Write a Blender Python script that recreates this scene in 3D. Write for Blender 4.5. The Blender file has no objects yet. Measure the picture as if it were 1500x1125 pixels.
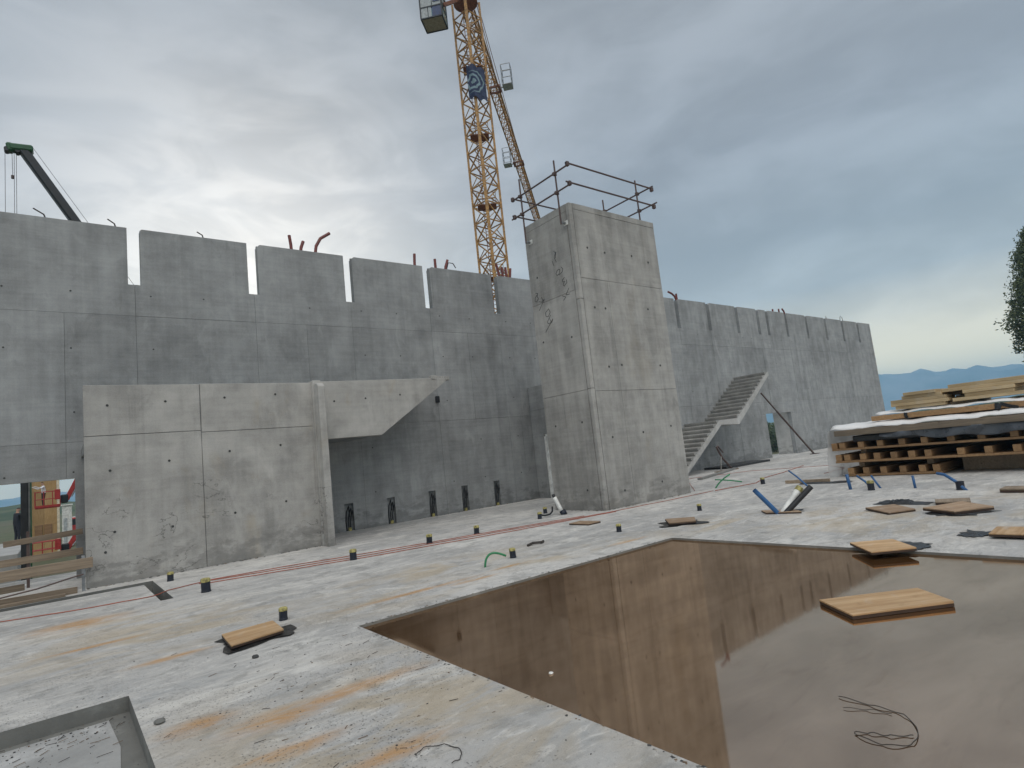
import bpy, bmesh, math, random
from mathutils import Vector, Matrix
R = math.radians
random.seed(7)
sc = bpy.context.scene
col = sc.collection

# ------------------------------------------------------------------ camera
cam_d = bpy.data.cameras.new('camera')
cam = bpy.data.objects.new('camera', cam_d); col.objects.link(cam)
YAW, PITCH, ROLL, FPX = R(38.435), R(6.811), R(-6.167), 852.74
fw = Vector((math.sin(YAW)*math.cos(PITCH), math.cos(YAW)*math.cos(PITCH), math.sin(PITCH)))
r0 = Vector((math.cos(YAW), -math.sin(YAW), 0)); u0 = r0.cross(fw)
rr = r0*math.cos(ROLL) + u0*math.sin(ROLL); uu = -r0*math.sin(ROLL) + u0*math.cos(ROLL)
m = Matrix((rr, uu, -fw)).transposed().to_4x4(); m.translation = (0, 0, 1.6)
cam.matrix_world = m
cam_d.sensor_fit = 'HORIZONTAL'; cam_d.sensor_width = 36; cam_d.lens = 36*FPX/1500
cam_d.clip_start = .05; cam_d.clip_end = 30000
sc.camera = cam

# ------------------------------------------------------------------ sky, fill lamp, exposure
FILL_AZ, FILL_EL = R(205), R(60)
world = bpy.data.worlds.new('World'); sc.world = world; world.use_nodes = True
wn, wl = world.node_tree.nodes, world.node_tree.links
wn.clear()
def W(t, **k):
    n = wn.new(t)
    for a, b in k.items(): setattr(n, a, b)
    return n
def wmath(op, a, b=None, c=None, clamp=False):
    n = W('ShaderNodeMath', operation=op, use_clamp=clamp)
    for i, v in enumerate((a, b, c)):
        if v is None: continue
        if isinstance(v, (int, float)): n.inputs[i].default_value = v
        else: wl.new(v, n.inputs[i])
    return n.outputs[0]
def wmix(f, a, b, mode='MIX'):
    n = W('ShaderNodeMix', data_type='RGBA', blend_type=mode)
    for s, v in ((n.inputs[0], f), (n.inputs[6], a), (n.inputs[7], b)):
        if isinstance(v, (int, float)): s.default_value = v
        elif isinstance(v, tuple): s.default_value = (*v, 1)
        else: wl.new(v, s)
    return n.outputs[2]
tc = W('ShaderNodeTexCoord'); sep = W('ShaderNodeSeparateXYZ'); wl.new(tc.outputs['Generated'], sep.inputs[0])
ramp = W('ShaderNodeValToRGB'); wl.new(sep.outputs[2], ramp.inputs[0])
els = ramp.color_ramp.elements
els[0].position = 0; els[0].color = (1.55, 1.3, .78, 1)
els[1].position = 1; els[1].color = (.38, .41, .44, 1)
for p, c in ((.05, (1.46, 1.26, .78)), (.09, (1.16, 1.04, .72)), (.14, (.78, .755, .63)), (.20, (.46, .515, .535)), (.28, (.36, .415, .455)), (.42, (.335, .375, .42)), (.6, (.345, .375, .41))):
    e = els.new(p); e.color = (*c, 1)
# slow cloud deck, stretched sideways
mp = W('ShaderNodeMapping'); mp.inputs['Scale'].default_value = (1, 1, 2.6); mp.inputs['Rotation'].default_value = (R(12), R(-9), 0)
wl.new(tc.outputs['Generated'], mp.inputs[0])
n1 = W('ShaderNodeTexNoise'); n1.inputs['Scale'].default_value = 2.3; n1.inputs['Detail'].default_value = 6; n1.inputs['Roughness'].default_value = .5; n1.inputs['Distortion'].default_value = .5
wl.new(mp.outputs[0], n1.inputs['Vector'])
n2 = W('ShaderNodeTexNoise'); n2.inputs['Scale'].default_value = 5.5; n2.inputs['Detail'].default_value = 7; n2.inputs['Roughness'].default_value = .55; n2.inputs['Distortion'].default_value = .9
wl.new(mp.outputs[0], n2.inputs['Vector'])
cl = wmath('ADD', wmath('MULTIPLY', n1.outputs[0], .7), wmath('MULTIPLY', n2.outputs[0], .3))
mr = W('ShaderNodeMapRange', interpolation_type='SMOOTHSTEP'); wl.new(cl, mr.inputs[0])
for i, v in enumerate((.38, .64, .87, 1.15)): mr.inputs[i+1].default_value = v
skyc = wmix(1.0, ramp.outputs[0], mr.outputs[0], 'MULTIPLY')
# the veiled sun behind the cloud, low over the wall
gd = W('ShaderNodeVectorMath', operation='DOT_PRODUCT')
nrm = W('ShaderNodeVectorMath', operation='NORMALIZE'); wl.new(tc.outputs['Generated'], nrm.inputs[0]); wl.new(nrm.outputs[0], gd.inputs[0])
ga, ge = R(15), R(13)
gd.inputs[1].default_value = (math.sin(ga)*math.cos(ge), math.cos(ga)*math.cos(ge), math.sin(ge))
d0 = wmath('MAXIMUM', gd.outputs['Value'], 0)
g1 = wmath('MULTIPLY', wmath('POWER', d0, 12), .10)
g2 = wmath('MULTIPLY', wmath('POWER', d0, 24), .80)
mr2 = W('ShaderNodeMapRange', interpolation_type='SMOOTHSTEP'); wl.new(n2.outputs[0], mr2.inputs[0])
for i, v in enumerate((.38, .64, .86, 1.14)): mr2.inputs[i+1].default_value = v
gl = wmath('MULTIPLY', wmath('ADD', g1, g2), mr2.outputs[0])
glc = wmix(1.0, (1.0, .89, .74), gl, 'MULTIPLY')
skyc = wmix(1.0, skyc, glc, 'ADD')
ns = W('ShaderNodeTexSky', sky_type='NISHITA'); ns.sun_disc = False; ns.sun_elevation = FILL_EL; ns.sun_rotation = FILL_AZ
bg1 = W('ShaderNodeBackground'); wl.new(skyc, bg1.inputs[0]); bg1.inputs[1].default_value = .87
bg2 = W('ShaderNodeBackground'); wl.new(ns.outputs[0], bg2.inputs[0]); bg2.inputs[1].default_value = .006
ad = W('ShaderNodeAddShader'); wl.new(bg1.outputs[0], ad.inputs[0]); wl.new(bg2.outputs[0], ad.inputs[1])
wo = W('ShaderNodeOutputWorld'); wl.new(ad.outputs[0], wo.inputs[0])

fill_lamp_d = bpy.data.lights.new('sun', 'SUN'); fill_lamp_d.energy = 1.5; fill_lamp_d.angle = R(75); fill_lamp_d.color = (1, .95, .88)  # added soft fill from behind the camera, opposite the veiled sun
sun = bpy.data.objects.new('sun', fill_lamp_d); col.objects.link(sun)
sdir = Vector((math.sin(FILL_AZ)*math.cos(FILL_EL), math.cos(FILL_AZ)*math.cos(FILL_EL), math.sin(FILL_EL)))
sun.rotation_euler = sdir.to_track_quat('Z', 'Y').to_euler()
sc.view_settings.view_transform = 'Standard'; sc.view_settings.look = 'None'
sc.view_settings.exposure = 0.28; sc.view_settings.gamma = 1
sc.cycles.use_denoising = True
sc.cycles.max_bounces = 8; sc.cycles.volume_bounces = 2; sc.cycles.transparent_max_bounces = 12

# ------------------------------------------------------------------ material kit
class NT:
    def __init__(s, name):
        s.m = bpy.data.materials.new(name); s.m.use_nodes = True
        s.t = s.m.node_tree; s.n = s.t.nodes; s.l = s.t.links
        s.b = s.n['Principled BSDF']; s._pos = None
    def set(s, inp, v):
        if isinstance(v, (int, float)): inp.default_value = v
        elif isinstance(v, (tuple, list)): inp.default_value = (*v, 1) if len(v) == 3 and inp.type == 'RGBA' else v
        else: s.l.new(v, inp)
    def pos(s):
        if s._pos is None: s._pos = s.n.new('ShaderNodeNewGeometry').outputs['Position']
        return s._pos
    def obj(s): return s.n.new('ShaderNodeTexCoord').outputs['Object']
    def rnd(s): return s.n.new('ShaderNodeObjectInfo').outputs['Random']
    def map(s, v, scale=(1, 1, 1), loc=(0, 0, 0), rot=(0, 0, 0)):
        n = s.n.new('ShaderNodeMapping'); s.l.new(v, n.inputs[0])
        n.inputs['Scale'].default_value = scale; n.inputs['Location'].default_value = loc; n.inputs['Rotation'].default_value = rot
        return n.outputs[0]
    def noise(s, v, scale, detail=4, rough=.55, dist=0):
        n = s.n.new('ShaderNodeTexNoise'); s.l.new(v, n.inputs['Vector'])
        n.inputs['Scale'].default_value = scale; n.inputs['Detail'].default_value = detail
        n.inputs['Roughness'].default_value = rough; n.inputs['Distortion'].default_value = dist
        return n.outputs[0]
    def voro(s, v, scale):
        n = s.n.new('ShaderNodeTexVoronoi'); s.l.new(v, n.inputs['Vector']); n.inputs['Scale'].default_value = scale
        return n.outputs['Distance']
    def mr(s, v, a, b, c=0., d=1., smooth=True):
        n = s.n.new('ShaderNodeMapRange'); n.interpolation_type = 'SMOOTHSTEP' if smooth else 'LINEAR'
        s.l.new(v, n.inputs[0])
        for i, q in enumerate((a, b, c, d)): n.inputs[i+1].default_value = q
        return n.outputs[0]
    def math(s, op, a, b=None, clamp=False):
        n = s.n.new('ShaderNodeMath'); n.operation = op; n.use_clamp = clamp
        s.set(n.inputs[0], a)
        if b is not None: s.set(n.inputs[1], b)
        return n.outputs[0]
    def mix(s, f, a, b, mode='MIX'):
        n = s.n.new('ShaderNodeMix'); n.data_type = 'RGBA'; n.blend_type = mode
        s.set(n.inputs[0], f); s.set(n.inputs[6], a); s.set(n.inputs[7], b)
        return n.outputs[2]
    def sep(s, v):
        n = s.n.new('ShaderNodeSeparateXYZ'); s.l.new(v, n.inputs[0]); return n.outputs
    def bump(s, h, strength=.3, dist=.01):
        n = s.n.new('ShaderNodeBump'); s.l.new(h, n.inputs['Height'])
        n.inputs['Strength'].default_value = strength; n.inputs['Distance'].default_value = dist
        s.l.new(n.outputs[0], s.b.inputs['Normal'])
    def fin(s, colr, rough=.8, metal=0, spec=None):
        s.set(s.b.inputs['Base Color'], colr); s.set(s.b.inputs['Roughness'], rough); s.set(s.b.inputs['Metallic'], metal)
        if spec is not None: s.b.inputs['Specular IOR Level'].default_value = spec
        return s.m

def plain(name, c, rough=.6, metal=0, var=.12, scale=6.):
    t = NT(name); n = t.noise(t.obj(), scale, 5)
    a = tuple(x*(1-var*1.6) for x in c); b = tuple(min(1, x*(1+var*1.6)) for x in c)
    n2 = t.noise(t.obj(), scale*9, 3)
    t.bump(n2, .15, .004)
    return t.fin(t.mix(t.mr(n, .3, .7), a, b), t.mr(n, .2, .8, max(.05, rough-.12), min(1, rough+.12)), metal)

def concrete(name, base, streak=.25, band=.10, blot=.22, crack=0., brown=0.):
    t = NT(name); p = t.pos()
    x, y, z = t.sep(p)
    big = t.noise(t.map(p, (1, 1, 1)), .45, 5, .55, .6)
    mid = t.noise(p, 2.2, 6, .6, .3)
    st = t.noise(t.map(p, (3.4, 3.4, .16)), 1.0, 6, .62, .25)
    bd = t.noise(t.map(p, (.7, .7, 14)), 1.0, 5, .6, .2)
    fine = t.noise(p, 38, 4, .65)
    v = t.math('ADD', t.mr(big, .28, .72, 1-blot, 1+blot*.8), t.mr(st, .3, .7, -streak, streak))
    v = t.math('ADD', v, t.mr(bd, .3, .7, -band, band))
    v = t.math('ADD', v, t.mr(mid, .3, .7, -.12, .12))
    v = t.math('ADD', v, t.mr(fine, .25, .75, -.06, .06))
    v = t.math('ADD', v, t.mr(t.rnd(), 0, 1, -.06, .06, False))
    dr = t.noise(t.map(p, (8, 8, .13), (1, 4, 0)), 1.0, 5, .6, .15)
    v = t.math('SUBTRACT', v, t.math('MULTIPLY', t.mr(dr, .56, .74), t.mr(big, .45, .65, 0, .30)))
    c = t.mix(1.0, base, v, 'MULTIPLY')
    # cement-lime bloom and darker release-oil patches
    bl = t.mr(t.noise(t.map(p, (1.6, 1.6, .8), (3, 7, 1)), 1.1, 7, .6, 1.0), .56, .74)
    c = t.mix(t.math('MULTIPLY', bl, .35), c, tuple(min(.62, b*1.55) for b in base))
    dk = t.mr(t.noise(t.map(p, (1.2, 1.2, .5), (11, 2, 5)), 1.7, 7, .65, .8), .58, .72)
    c = t.mix(t.math('MULTIPLY', dk, .38), c, tuple(b*.52 for b in base))
    if brown:
        br = t.mr(t.noise(t.map(p, (1, 1, .7), (5, 1, 9)), 1.0, 6, .6, .5), .55, .75)
        c = t.mix(t.math('MULTIPLY', br, brown), c, (base[0]*.92, base[1]*.78, base[2]*.56))
    # damp, dirty foot with a ragged edge, deepened to paint in contact shade
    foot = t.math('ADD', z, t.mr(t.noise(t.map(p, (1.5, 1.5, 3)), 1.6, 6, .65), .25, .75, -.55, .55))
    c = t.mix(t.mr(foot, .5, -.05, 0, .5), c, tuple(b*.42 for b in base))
    if crack:
        cn = t.math('ABSOLUTE', t.math('SUBTRACT', t.noise(t.map(p, (1, 1, 1.6), (2, 0, 4)), 1.1, 5, .6, .4), .5))
        ck = t.math('MULTIPLY', t.mr(cn, .010, .002), t.mr(t.noise(t.map(p, (1, 1, 1), (8, 3, 1)), .8, 3), .47, .56))
        ck = t.math('MULTIPLY', ck, t.mr(foot, 1.9, 1.2))
        c = t.mix(t.math('MULTIPLY', ck, crack), c, tuple(b*.35 for b in base))
    # pores
    po = t.mr(t.voro(t.map(p, (1, 1, 1)), 21), .13, .05)
    po = t.math('MULTIPLY', po, t.mr(t.noise(p, 1.4, 3), .45, .6))
    c = t.mix(t.math('MULTIPLY', po, .45), c, tuple(b*.4 for b in base))
    h = t.math('ADD', t.math('MULTIPLY', fine, .5), t.math('ADD', t.math('MULTIPLY', mid, .8), t.math('MULTIPLY', po, -.7)))
    t.bump(h, .35, .012)
    return t.fin(c, t.mr(mid, .3, .7, .72, .95), 0, .3)

M = {}
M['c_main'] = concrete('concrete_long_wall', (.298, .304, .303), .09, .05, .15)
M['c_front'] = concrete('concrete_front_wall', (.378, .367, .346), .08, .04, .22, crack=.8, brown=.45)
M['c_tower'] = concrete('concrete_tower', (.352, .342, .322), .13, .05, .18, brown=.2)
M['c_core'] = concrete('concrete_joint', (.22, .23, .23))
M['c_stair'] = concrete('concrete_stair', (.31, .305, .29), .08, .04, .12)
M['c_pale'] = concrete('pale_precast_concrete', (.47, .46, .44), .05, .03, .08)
M['tie'] = plain('tie_hole_dark', (.055, .055, .055), .9)
M['steel'] = plain('galvanised_steel', (.30, .31, .32), .45, .7)
M['rail'] = plain('rusty_scaffold_tube', (.115, .080, .072), .6, .35)
M['conduit'] = plain('red_brown_conduit', (.17, .045, .038), .55)
M['black'] = plain('black_plastic', (.014, .015, .018), .45)
M['navy'] = plain('dark_blue_black_plastic', (.010, .014, .026), .45)
M['capy'] = plain('dirty_yellow_cap', (.34, .30, .11), .6, var=.3, scale=25)
M['blue'] = plain('blue_pipe_plastic', (.03, .11, .27), .4)
M['white'] = plain('white_pipe_plastic', (.72, .72, .69), .4)
M['redhose'] = plain('red_hose', (.36, .105, .065), .6)
M['green'] = plain('green_hose', (.03, .22, .09), .45)
M['crane'] = plain('ochre_crane_paint', (.40, .215, .065), .5, .0, .28)
M['crane_dark'] = plain('rust_red_crane_bracing', (.25, .10, .055), .6, 0, .25)
M['redp'] = plain('red_machine_paint', (.36, .035, .03), .4)
M['boomdark'] = plain('charcoal_boom_paint', (.028, .03, .034), .5)
M['boomgreen'] = plain('green_boom_paint', (.03, .10, .045), .5)
M['cable'] = plain('steel_cable', (.10, .09, .11), .5)
M['foil'] = plain('black_tar_film', (.016, .016, .017), .35, 0, .3, 12)
M['greyw'] = plain('cab_grey_panel', (.42, .45, .46), .5)
M['cabblue'] = plain('cab_blue_panel', (.03, .055, .15), .4)
M['cabfloor'] = plain('cab_beige_floor', (.36, .33, .25), .7)
M['wire'] = plain('rusty_tie_wire', (.035, .027, .022), .6)
M['brownstuff'] = plain('wood_splinter', (.16, .11, .07), .9)

def wood(name, a, b, grain=1.0, axis=0, rough=.7, knots=True, cement=0.):
    t = NT(name); o = t.obj()
    sca = [14*grain]*3; sca[axis] = .9*grain
    g = t.noise(t.map(o, tuple(sca)), 1.6, 6, .6, .8)
    w = t.noise(t.map(o, (1.5, 1.5, 1.5)), 1.0, 3)
    r = t.rnd()
    c = t.mix(t.mr(g, .28, .72), a, b)
    c = t.mix(t.mr(w, .3, .7, 0, .35), c, tuple(x*.7 for x in a))
    c = t.mix(1.0, c, t.mr(r, 0, 1, .78, 1.18, False), 'MULTIPLY')
    if knots:
        k = t.mr(t.voro(t.map(o, (2.1, 2.1, 2.1)), 1.3), .10, .03)
        c = t.mix(t.math('MULTIPLY', k, .6), c, (a[0]*.35, a[1]*.28, a[2]*.25))
    if cement:
        q = t.noise(t.map(o, (1, 1, 1), (3, 3, 0)), 3.2, 8, .68, .8)
        c = t.mix(t.mr(q, .54, .70, 0, cement), c, (.50, .47, .42)); c = t.mix(t.mr(q, .44, .30, 0, cement*.8), c, tuple(x*.5 for x in a))
    t.bump(g, .3, .004)
    return t.fin(c, rough)
M['ply'] = wood('plywood_sheet', (.42, .25, .115), (.64, .44, .25), .8, 0, cement=.4)
M['plyd'] = wood('damp_plywood_sheet', (.26, .165, .10), (.40, .285, .185), .8, 0, cement=.55)
M['plyedge'] = plain('dark_wet_plywood_edge', (.05, .028, .018), .6)
M['timber'] = wood('fresh_joist_timber', (.26, .145, .065), (.40, .245, .12), 1, 0)
M['board'] = wood('board_timber', (.45, .33, .18), (.60, .47, .29), 1, 1, cement=.2)
M['oldboard'] = wood('weathered_plank', (.22, .165, .115), (.38, .295, .21), 1, 0)
M['oldboardy'] = wood('weathered_edge_beam', (.17, .135, .10), (.30, .235, .165), 1, 1)
M['osb'] = wood('chipboard_cladding', (.36, .22, .085), (.50, .34, .16), 2.2, 2)
M['cream'] = plain('cream_insulation_board', (.70, .62, .47), .8)

# ------------------------------------------------------------------ mesh kit
class MB:
    def __init__(s): s.v = []; s.f = []; s.mi = []
    def add(s, vs, fs, mi=0):
        o = len(s.v); s.v += [tuple(v) for v in vs]
        for f in fs: s.f.append([i+o for i in f]); s.mi.append(mi)
        return s
    def box(s, x0, x1, y0, y1, z0, z1, mi=0):
        vs = [(x, y, z) for z in (z0, z1) for y in (y0, y1) for x in (x0, x1)]
        return s.add(vs, [(0, 2, 3, 1), (4, 5, 7, 6), (0, 1, 5, 4), (2, 6, 7, 3), (0, 4, 6, 2), (1, 3, 7, 5)], mi)
    def obox(s, c, ax, ay, az, hx, hy, hz, mi=0):
        c = Vector(c); ax, ay, az = Vector(ax)*hx, Vector(ay)*hy, Vector(az)*hz
        vs = [c+ax*i+ay*j+az*k for k in (-1, 1) for j in (-1, 1) for i in (-1, 1)]
        return s.add(vs, [(0, 2, 3, 1), (4, 5, 7, 6), (0, 1, 5, 4), (2, 6, 7, 3), (0, 4, 6, 2), (1, 3, 7, 5)], mi)
    def bar(s, a, b, w, h=None, up=(0, 0, 1), mi=0):
        a, b = Vector(a), Vector(b); d = b-a; L = d.length; d.normalize()
        up = Vector(up)
        if abs(d.dot(up)) > .98: up = Vector((1, 0, 0))
        sd = d.cross(up).normalized(); u2 = sd.cross(d)
        return s.obox((a+b)/2, d, sd, u2, L/2, w/2, (h or w)/2, mi)
    def tube(s, pts, r, n=8, cap=True, mi=0):
        pts = [Vector(p) for p in pts]; rs = r if isinstance(r, (list, tuple)) else [r]*len(pts)
        rings = []; pu = None
        for i, p in enumerate(pts):
            d = (pts[min(i+1, len(pts)-1)] - pts[max(i-1, 0)]).normalized()
            if pu is None:
                pu = Vector((0, 0, 1)) if abs(d.z) < .9 else Vector((1, 0, 0))
            sd = d.cross(pu).normalized(); pu = sd.cross(d).normalized()
            rings.append([p + (sd*math.cos(a*2*math.pi/n) + pu*math.sin(a*2*math.pi/n))*rs[i] for a in range(n)])
        fs = []
        for i in range(len(pts)-1):
            for a in range(n):
                b = (a+1) % n; fs.append((i*n+a, i*n+b, (i+1)*n+b, (i+1)*n+a))
        if cap:
            fs.append(tuple(range(n))[::-1]); fs.append(tuple((len(pts)-1)*n+a for a in range(n)))
        return s.add([v for rg in rings for v in rg], fs, mi)
    def prism(s, poly, plane, a, b, mi=0):
        # poly is 2-D; plane 'xz' extrudes along y, 'yz' along x, 'xy' along z
        def p3(q, d):
            return {'xz': (q[0], d, q[1]), 'yz': (d, q[0], q[1]), 'xy': (q[0], q[1], d)}[plane]
        n = len(poly)
        vs = [p3(q, a) for q in poly] + [p3(q, b) for q in poly]
        fs = [tuple(range(n)), tuple(range(2*n-1, n-1, -1))] + [(i, i+n, (i+1) % n+n, (i+1) % n) for i in range(n)]
        return s.add(vs, fs, mi)
    def build(s, name, mat, parent=None, bevel=0, smooth=False, origin=None):
        me = bpy.data.meshes.new(name)
        o3 = Vector(origin) if origin is not None else Vector((0, 0, 0))
        me.from_pydata([tuple(Vector(v)-o3) for v in s.v], [], s.f)
        mats = mat if isinstance(mat, (list, tuple)) else [mat]
        for mm in mats: me.materials.append(M[mm] if isinstance(mm, str) else mm)
        for p, i in zip(me.polygons, s.mi): p.material_index = i
        bm = bmesh.new(); bm.from_mesh(me)
        bmesh.ops.recalc_face_normals(bm, faces=bm.faces)
        if bevel:
            es = [e for e in bm.edges if len(e.link_faces) == 2 and e.calc_face_angle(0) > .5]
            bmesh.ops.bevel(bm, geom=es, offset=bevel, segments=1, affect='EDGES', clamp_overlap=True)
        bm.to_mesh(me); bm.free()
        if smooth:
            for p in me.polygons: p.use_smooth = True
        o = bpy.data.objects.new(name, me); col.objects.link(o)
        o.location = o3
        if parent:
            o.parent = parent
            pl = Vector((0, 0, 0)); q = parent
            while q: pl += q.location; q = q.parent
            o.location = o3 - pl
        return o
def tag(o, label=None, cat=None, group=None, kind=None):
    if label: o['label'] = label
    if cat: o['category'] = cat
    if group: o['group'] = group
    if kind: o['kind'] = kind
    return o
def empty(name, loc=(0, 0, 0)):
    o = bpy.data.objects.new(name, None); col.objects.link(o); o.location = loc; o.empty_display_size = .2
    return o
def thing(name, label, cat, loc, group=None): return tag(empty(name, loc), label, cat, group)
def copy_tree(o, parent=None):
    c = o.copy(); col.objects.link(c)
    if parent: c.parent = parent
    for ch in list(o.children): copy_tree(ch, c)
    return c
def arc(a, b, c, n=10):   # quadratic bezier
    a, b, c = Vector(a), Vector(b), Vector(c)
    return [a*(1-t)**2 + b*2*t*(1-t) + c*t*t for t in [i/n for i in range(n+1)]]
def wob(pts, amp, n=3):
    out = []
    for i in range(len(pts)-1):
        a, b = Vector(pts[i]), Vector(pts[i+1])
        for k in range(n): out.append(a.lerp(b, k/n) + Vector((random.uniform(-amp, amp), random.uniform(-amp, amp), 0)))
    return out + [Vector(pts[-1])]

# ================================================================== SETTING
# floor slab material: pale washed concrete, rust and clay run-off, lime
def floor_mat():
    t = NT('concrete_floor_slab'); p = t.pos()
    big = t.noise(t.map(p, (.5, .9, 1)), .55, 5, .55, .7)
    st = t.noise(t.map(p, (.55, 1.5, 1), (2, 5, 0), (0, 0, R(4))), 1.1, 9, .66, 1.1)
    mid = t.noise(p, 3.1, 7, .62, .3)
    fine = t.noise(p, 34, 6, .78)
    c = t.mix(t.mr(big, .32, .68), (.40, .395, .385), (.57, .555, .53))
    c = t.mix(t.mr(st, .50, .66, 0, .8), c, (.69, .675, .635))
    c = t.mix(t.mr(st, .47, .34, 0, .6), c, (.36, .37, .375))
    c = t.mix(t.mr(mid, .52, .66, 0, .65), c, (.285, .28, .268))
    c = t.mix(t.mr(mid, .46, .32, 0, .45), c, (.66, .64, .60))
    wk = t.noise(t.map(p, (1.6, 4.2, 1), (4, 1, 0), (0, 0, R(6))), 1.7, 9, .72, 1.6)
    c = t.mix(t.mr(wk, .52, .66, 0, .6), c, (.27, .27, .268)); c = t.mix(t.mr(wk, .46, .34, 0, .5), c, (.76, .745, .71))
    # clay film over the far right and near the water
    def blob(cx, cy, lx, ly, ang=0.):
        q = t.map(p, (1, 1, 0), (-cx, -cy, 0))
        q = t.map(q, (1/lx, 1/ly, 0), (0, 0, 0), (0, 0, R(-ang)))
        n = t.n.new('ShaderNodeVectorMath'); n.operation = 'LENGTH'; t.l.new(q, n.inputs[0])
        return t.mr(n.outputs['Value'], 1.15, .1)
    br = t.mr(t.noise(t.map(p, (.7, 1.5, 1), (7, 3, 0)), 1.3, 8, .66, .9), .40, .62)
    clay = None
    for b in ((10.2, 4.0, 2.6, 2.6), (13, 1.5, 5, 2.5), (1.7, 3.6, 2.2, 2.2), (.9, 8.2, 2.2, 1.6), (4.5, 8.0, 2.5, .9), (6.3, 6.9, 2.2, .5), (3.2, 7.0, 1.6, .9), (.6, 9.4, 1.2, 1.0), (9, 6.3, 1.6, 1)):
        k = blob(*b); clay = k if clay is None else t.math('MAXIMUM', clay, k)
    f = t.math('MULTIPLY', clay, br)
    c = t.mix(t.math('MULTIPLY', f, .62), c, (.46, .365, .235))
    rn = t.mr(t.noise(t.map(p, (1., 3.2, 1), (1, 9, 0), (0, 0, R(5))), 1.7, 9, .72, 1.0), .33, .56)
    rust = None
    for b in ((1.67, 4.45, .80, .15, 1), (1.2, 4.40, .45, .22, 8), (1.05, 3.84, .45, .13, -20), (3.6, 6.92, 1.2, .10, -13), (.85, 6.84, .45, .12, 0), (.2, 9.9, .7, .45, -25),
              (7.3, 6.62, .55, .10, -15), (4.4, 6.75, .5, .09, -10), (.74, 4.76, .3, .2, 0), (.3, 8.25, .6, .10, 10), (1.5, 3.3, .45, .12, 5), (5.2, 7.0, .5, .08, -8)):
        k = blob(*b); rust = k if rust is None else t.math('MAXIMUM', rust, k)
    f = t.math('MULTIPLY', rust, rn)
    c = t.mix(t.math('MULTIPLY', f, .85), c, (.50, .27, .095))
    c = t.mix(t.mr(fine, .54, .70, 0, .6), c, (.24, .232, .22))
    # pits and grit
    pit = t.math('MAXIMUM', t.mr(t.voro(p, 42), .26, .10), t.mr(t.voro(p, 15), .11, .05))
    pit = t.math('MULTIPLY', pit, t.mr(t.noise(p, 1.1, 5), .42, .58))
    c = t.mix(t.math('MULTIPLY', pit, .7), c, (.13, .12, .11))
    gr_ = t.noise(p, 150, 3, .7)
    c = t.mix(t.mr(gr_, .55, .72, 0, .5), c, (.27, .26, .245)); c = t.mix(t.mr(gr_, .45, .30, 0, .35), c, (.80, .78, .74))
    # hair cracks
    cr = t.n.new('ShaderNodeTexVoronoi'); cr.feature = 'DISTANCE_TO_EDGE'
    t.l.new(t.map(p, (.35, .6, 1)), cr.inputs['Vector']); cr.inputs['Scale'].default_value = .8
    c = t.mix(t.mr(cr.outputs['Distance'], .006, .001, 0, .0), c, (.15, .15, .14))
    h = t.math('ADD', t.math('ADD', t.math('MULTIPLY', fine, .6), t.math('MULTIPLY', mid, 1.0)), t.math('MULTIPLY', pit, -.8))
    t.bump(h, .8, .022)
    wet = t.mr(t.noise(t.map(p, (.7, 1.4, 1)), .8, 5), .4, .62, .55, .9)
    return t.fin(c, wet, 0, .35)
M['floor'] = floor_mat()
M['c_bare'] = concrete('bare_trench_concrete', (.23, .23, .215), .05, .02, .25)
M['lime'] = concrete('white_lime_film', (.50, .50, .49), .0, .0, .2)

HOLES = [(2.46, 7.76, -9.0, 6.1, -.16), (-3.0, .44, 1.6, 5.95, -.12), (-6.0, 1.37, 12.58, 12.95, -.24), (1.2, 1.37, 10.43, 12.58, -.24)]
SX0, SX1, SY0, SY1 = -14., 62., -16., 17.2
xs = sorted({SX0, SX1} | {v for h in HOLES for v in h[:2]}); ys = sorted({SY0, SY1} | {v for h in HOLES for v in h[2:4]})
def hole(cx, cy):
    for h in HOLES:
        if h[0] < cx < h[1] and h[2] < cy < h[3]: return h[4]
    return None
fb = MB()
for i in range(len(xs)-1):
    for j in range(len(ys)-1):
        x0, x1, y0, y1 = xs[i], xs[i+1], ys[j], ys[j+1]
        d = hole((x0+x1)/2, (y0+y1)/2)
        z = 0 if d is None else d
        fb.add([(x0, y0, z), (x1, y0, z), (x1, y1, z), (x0, y1, z)], [(0, 1, 2, 3)], 0 if d is None else 1)
        for (nx, ny, a, b) in (((x1+xs[min(i+2, len(xs)-1)])/2 if i+2 < len(xs) else None, (y0+y1)/2, (x1, y0), (x1, y1)),
                               ((x0+x1)/2, (y1+ys[min(j+2, len(ys)-1)])/2 if j+2 < len(ys) else None, (x0, y1), (x1, y1))):
            if nx is None or ny is None: continue
            d2 = hole(nx, ny); z2 = 0 if d2 is None else d2
            if z != z2: fb.add([(*a, z), (*b, z), (*b, z2), (*a, z2)], [(0, 1, 2, 3)], 1)
for a, b in (((SX0, SY0), (SX1, SY0)), ((SX1, SY0), (SX1, SY1)), ((SX1, SY1), (SX0, SY1)), ((SX0, SY1), (SX0, SY0))):
    fb.add([(*a, 0), (*b, 0), (*b, -2.4), (*a, -2.4)], [(0, 1, 2, 3)], 1)
tag(fb.build('floor_slab', ['floor', 'c_bare']), kind='structure')
lb = MB(); lb.add([(-2.9, 1.7, -.116), (.30, 1.7, -.116), (.33, 3.6, -.116), (.29, 4.6, -.116), (.33, 5.2, -.116), (.30, 5.86, -.116), (-2.9, 5.8, -.116)], [(0, 1, 2, 3, 4, 5, 6)])
tag(lb.build('pit_floor', 'lime'), kind='structure')

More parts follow.
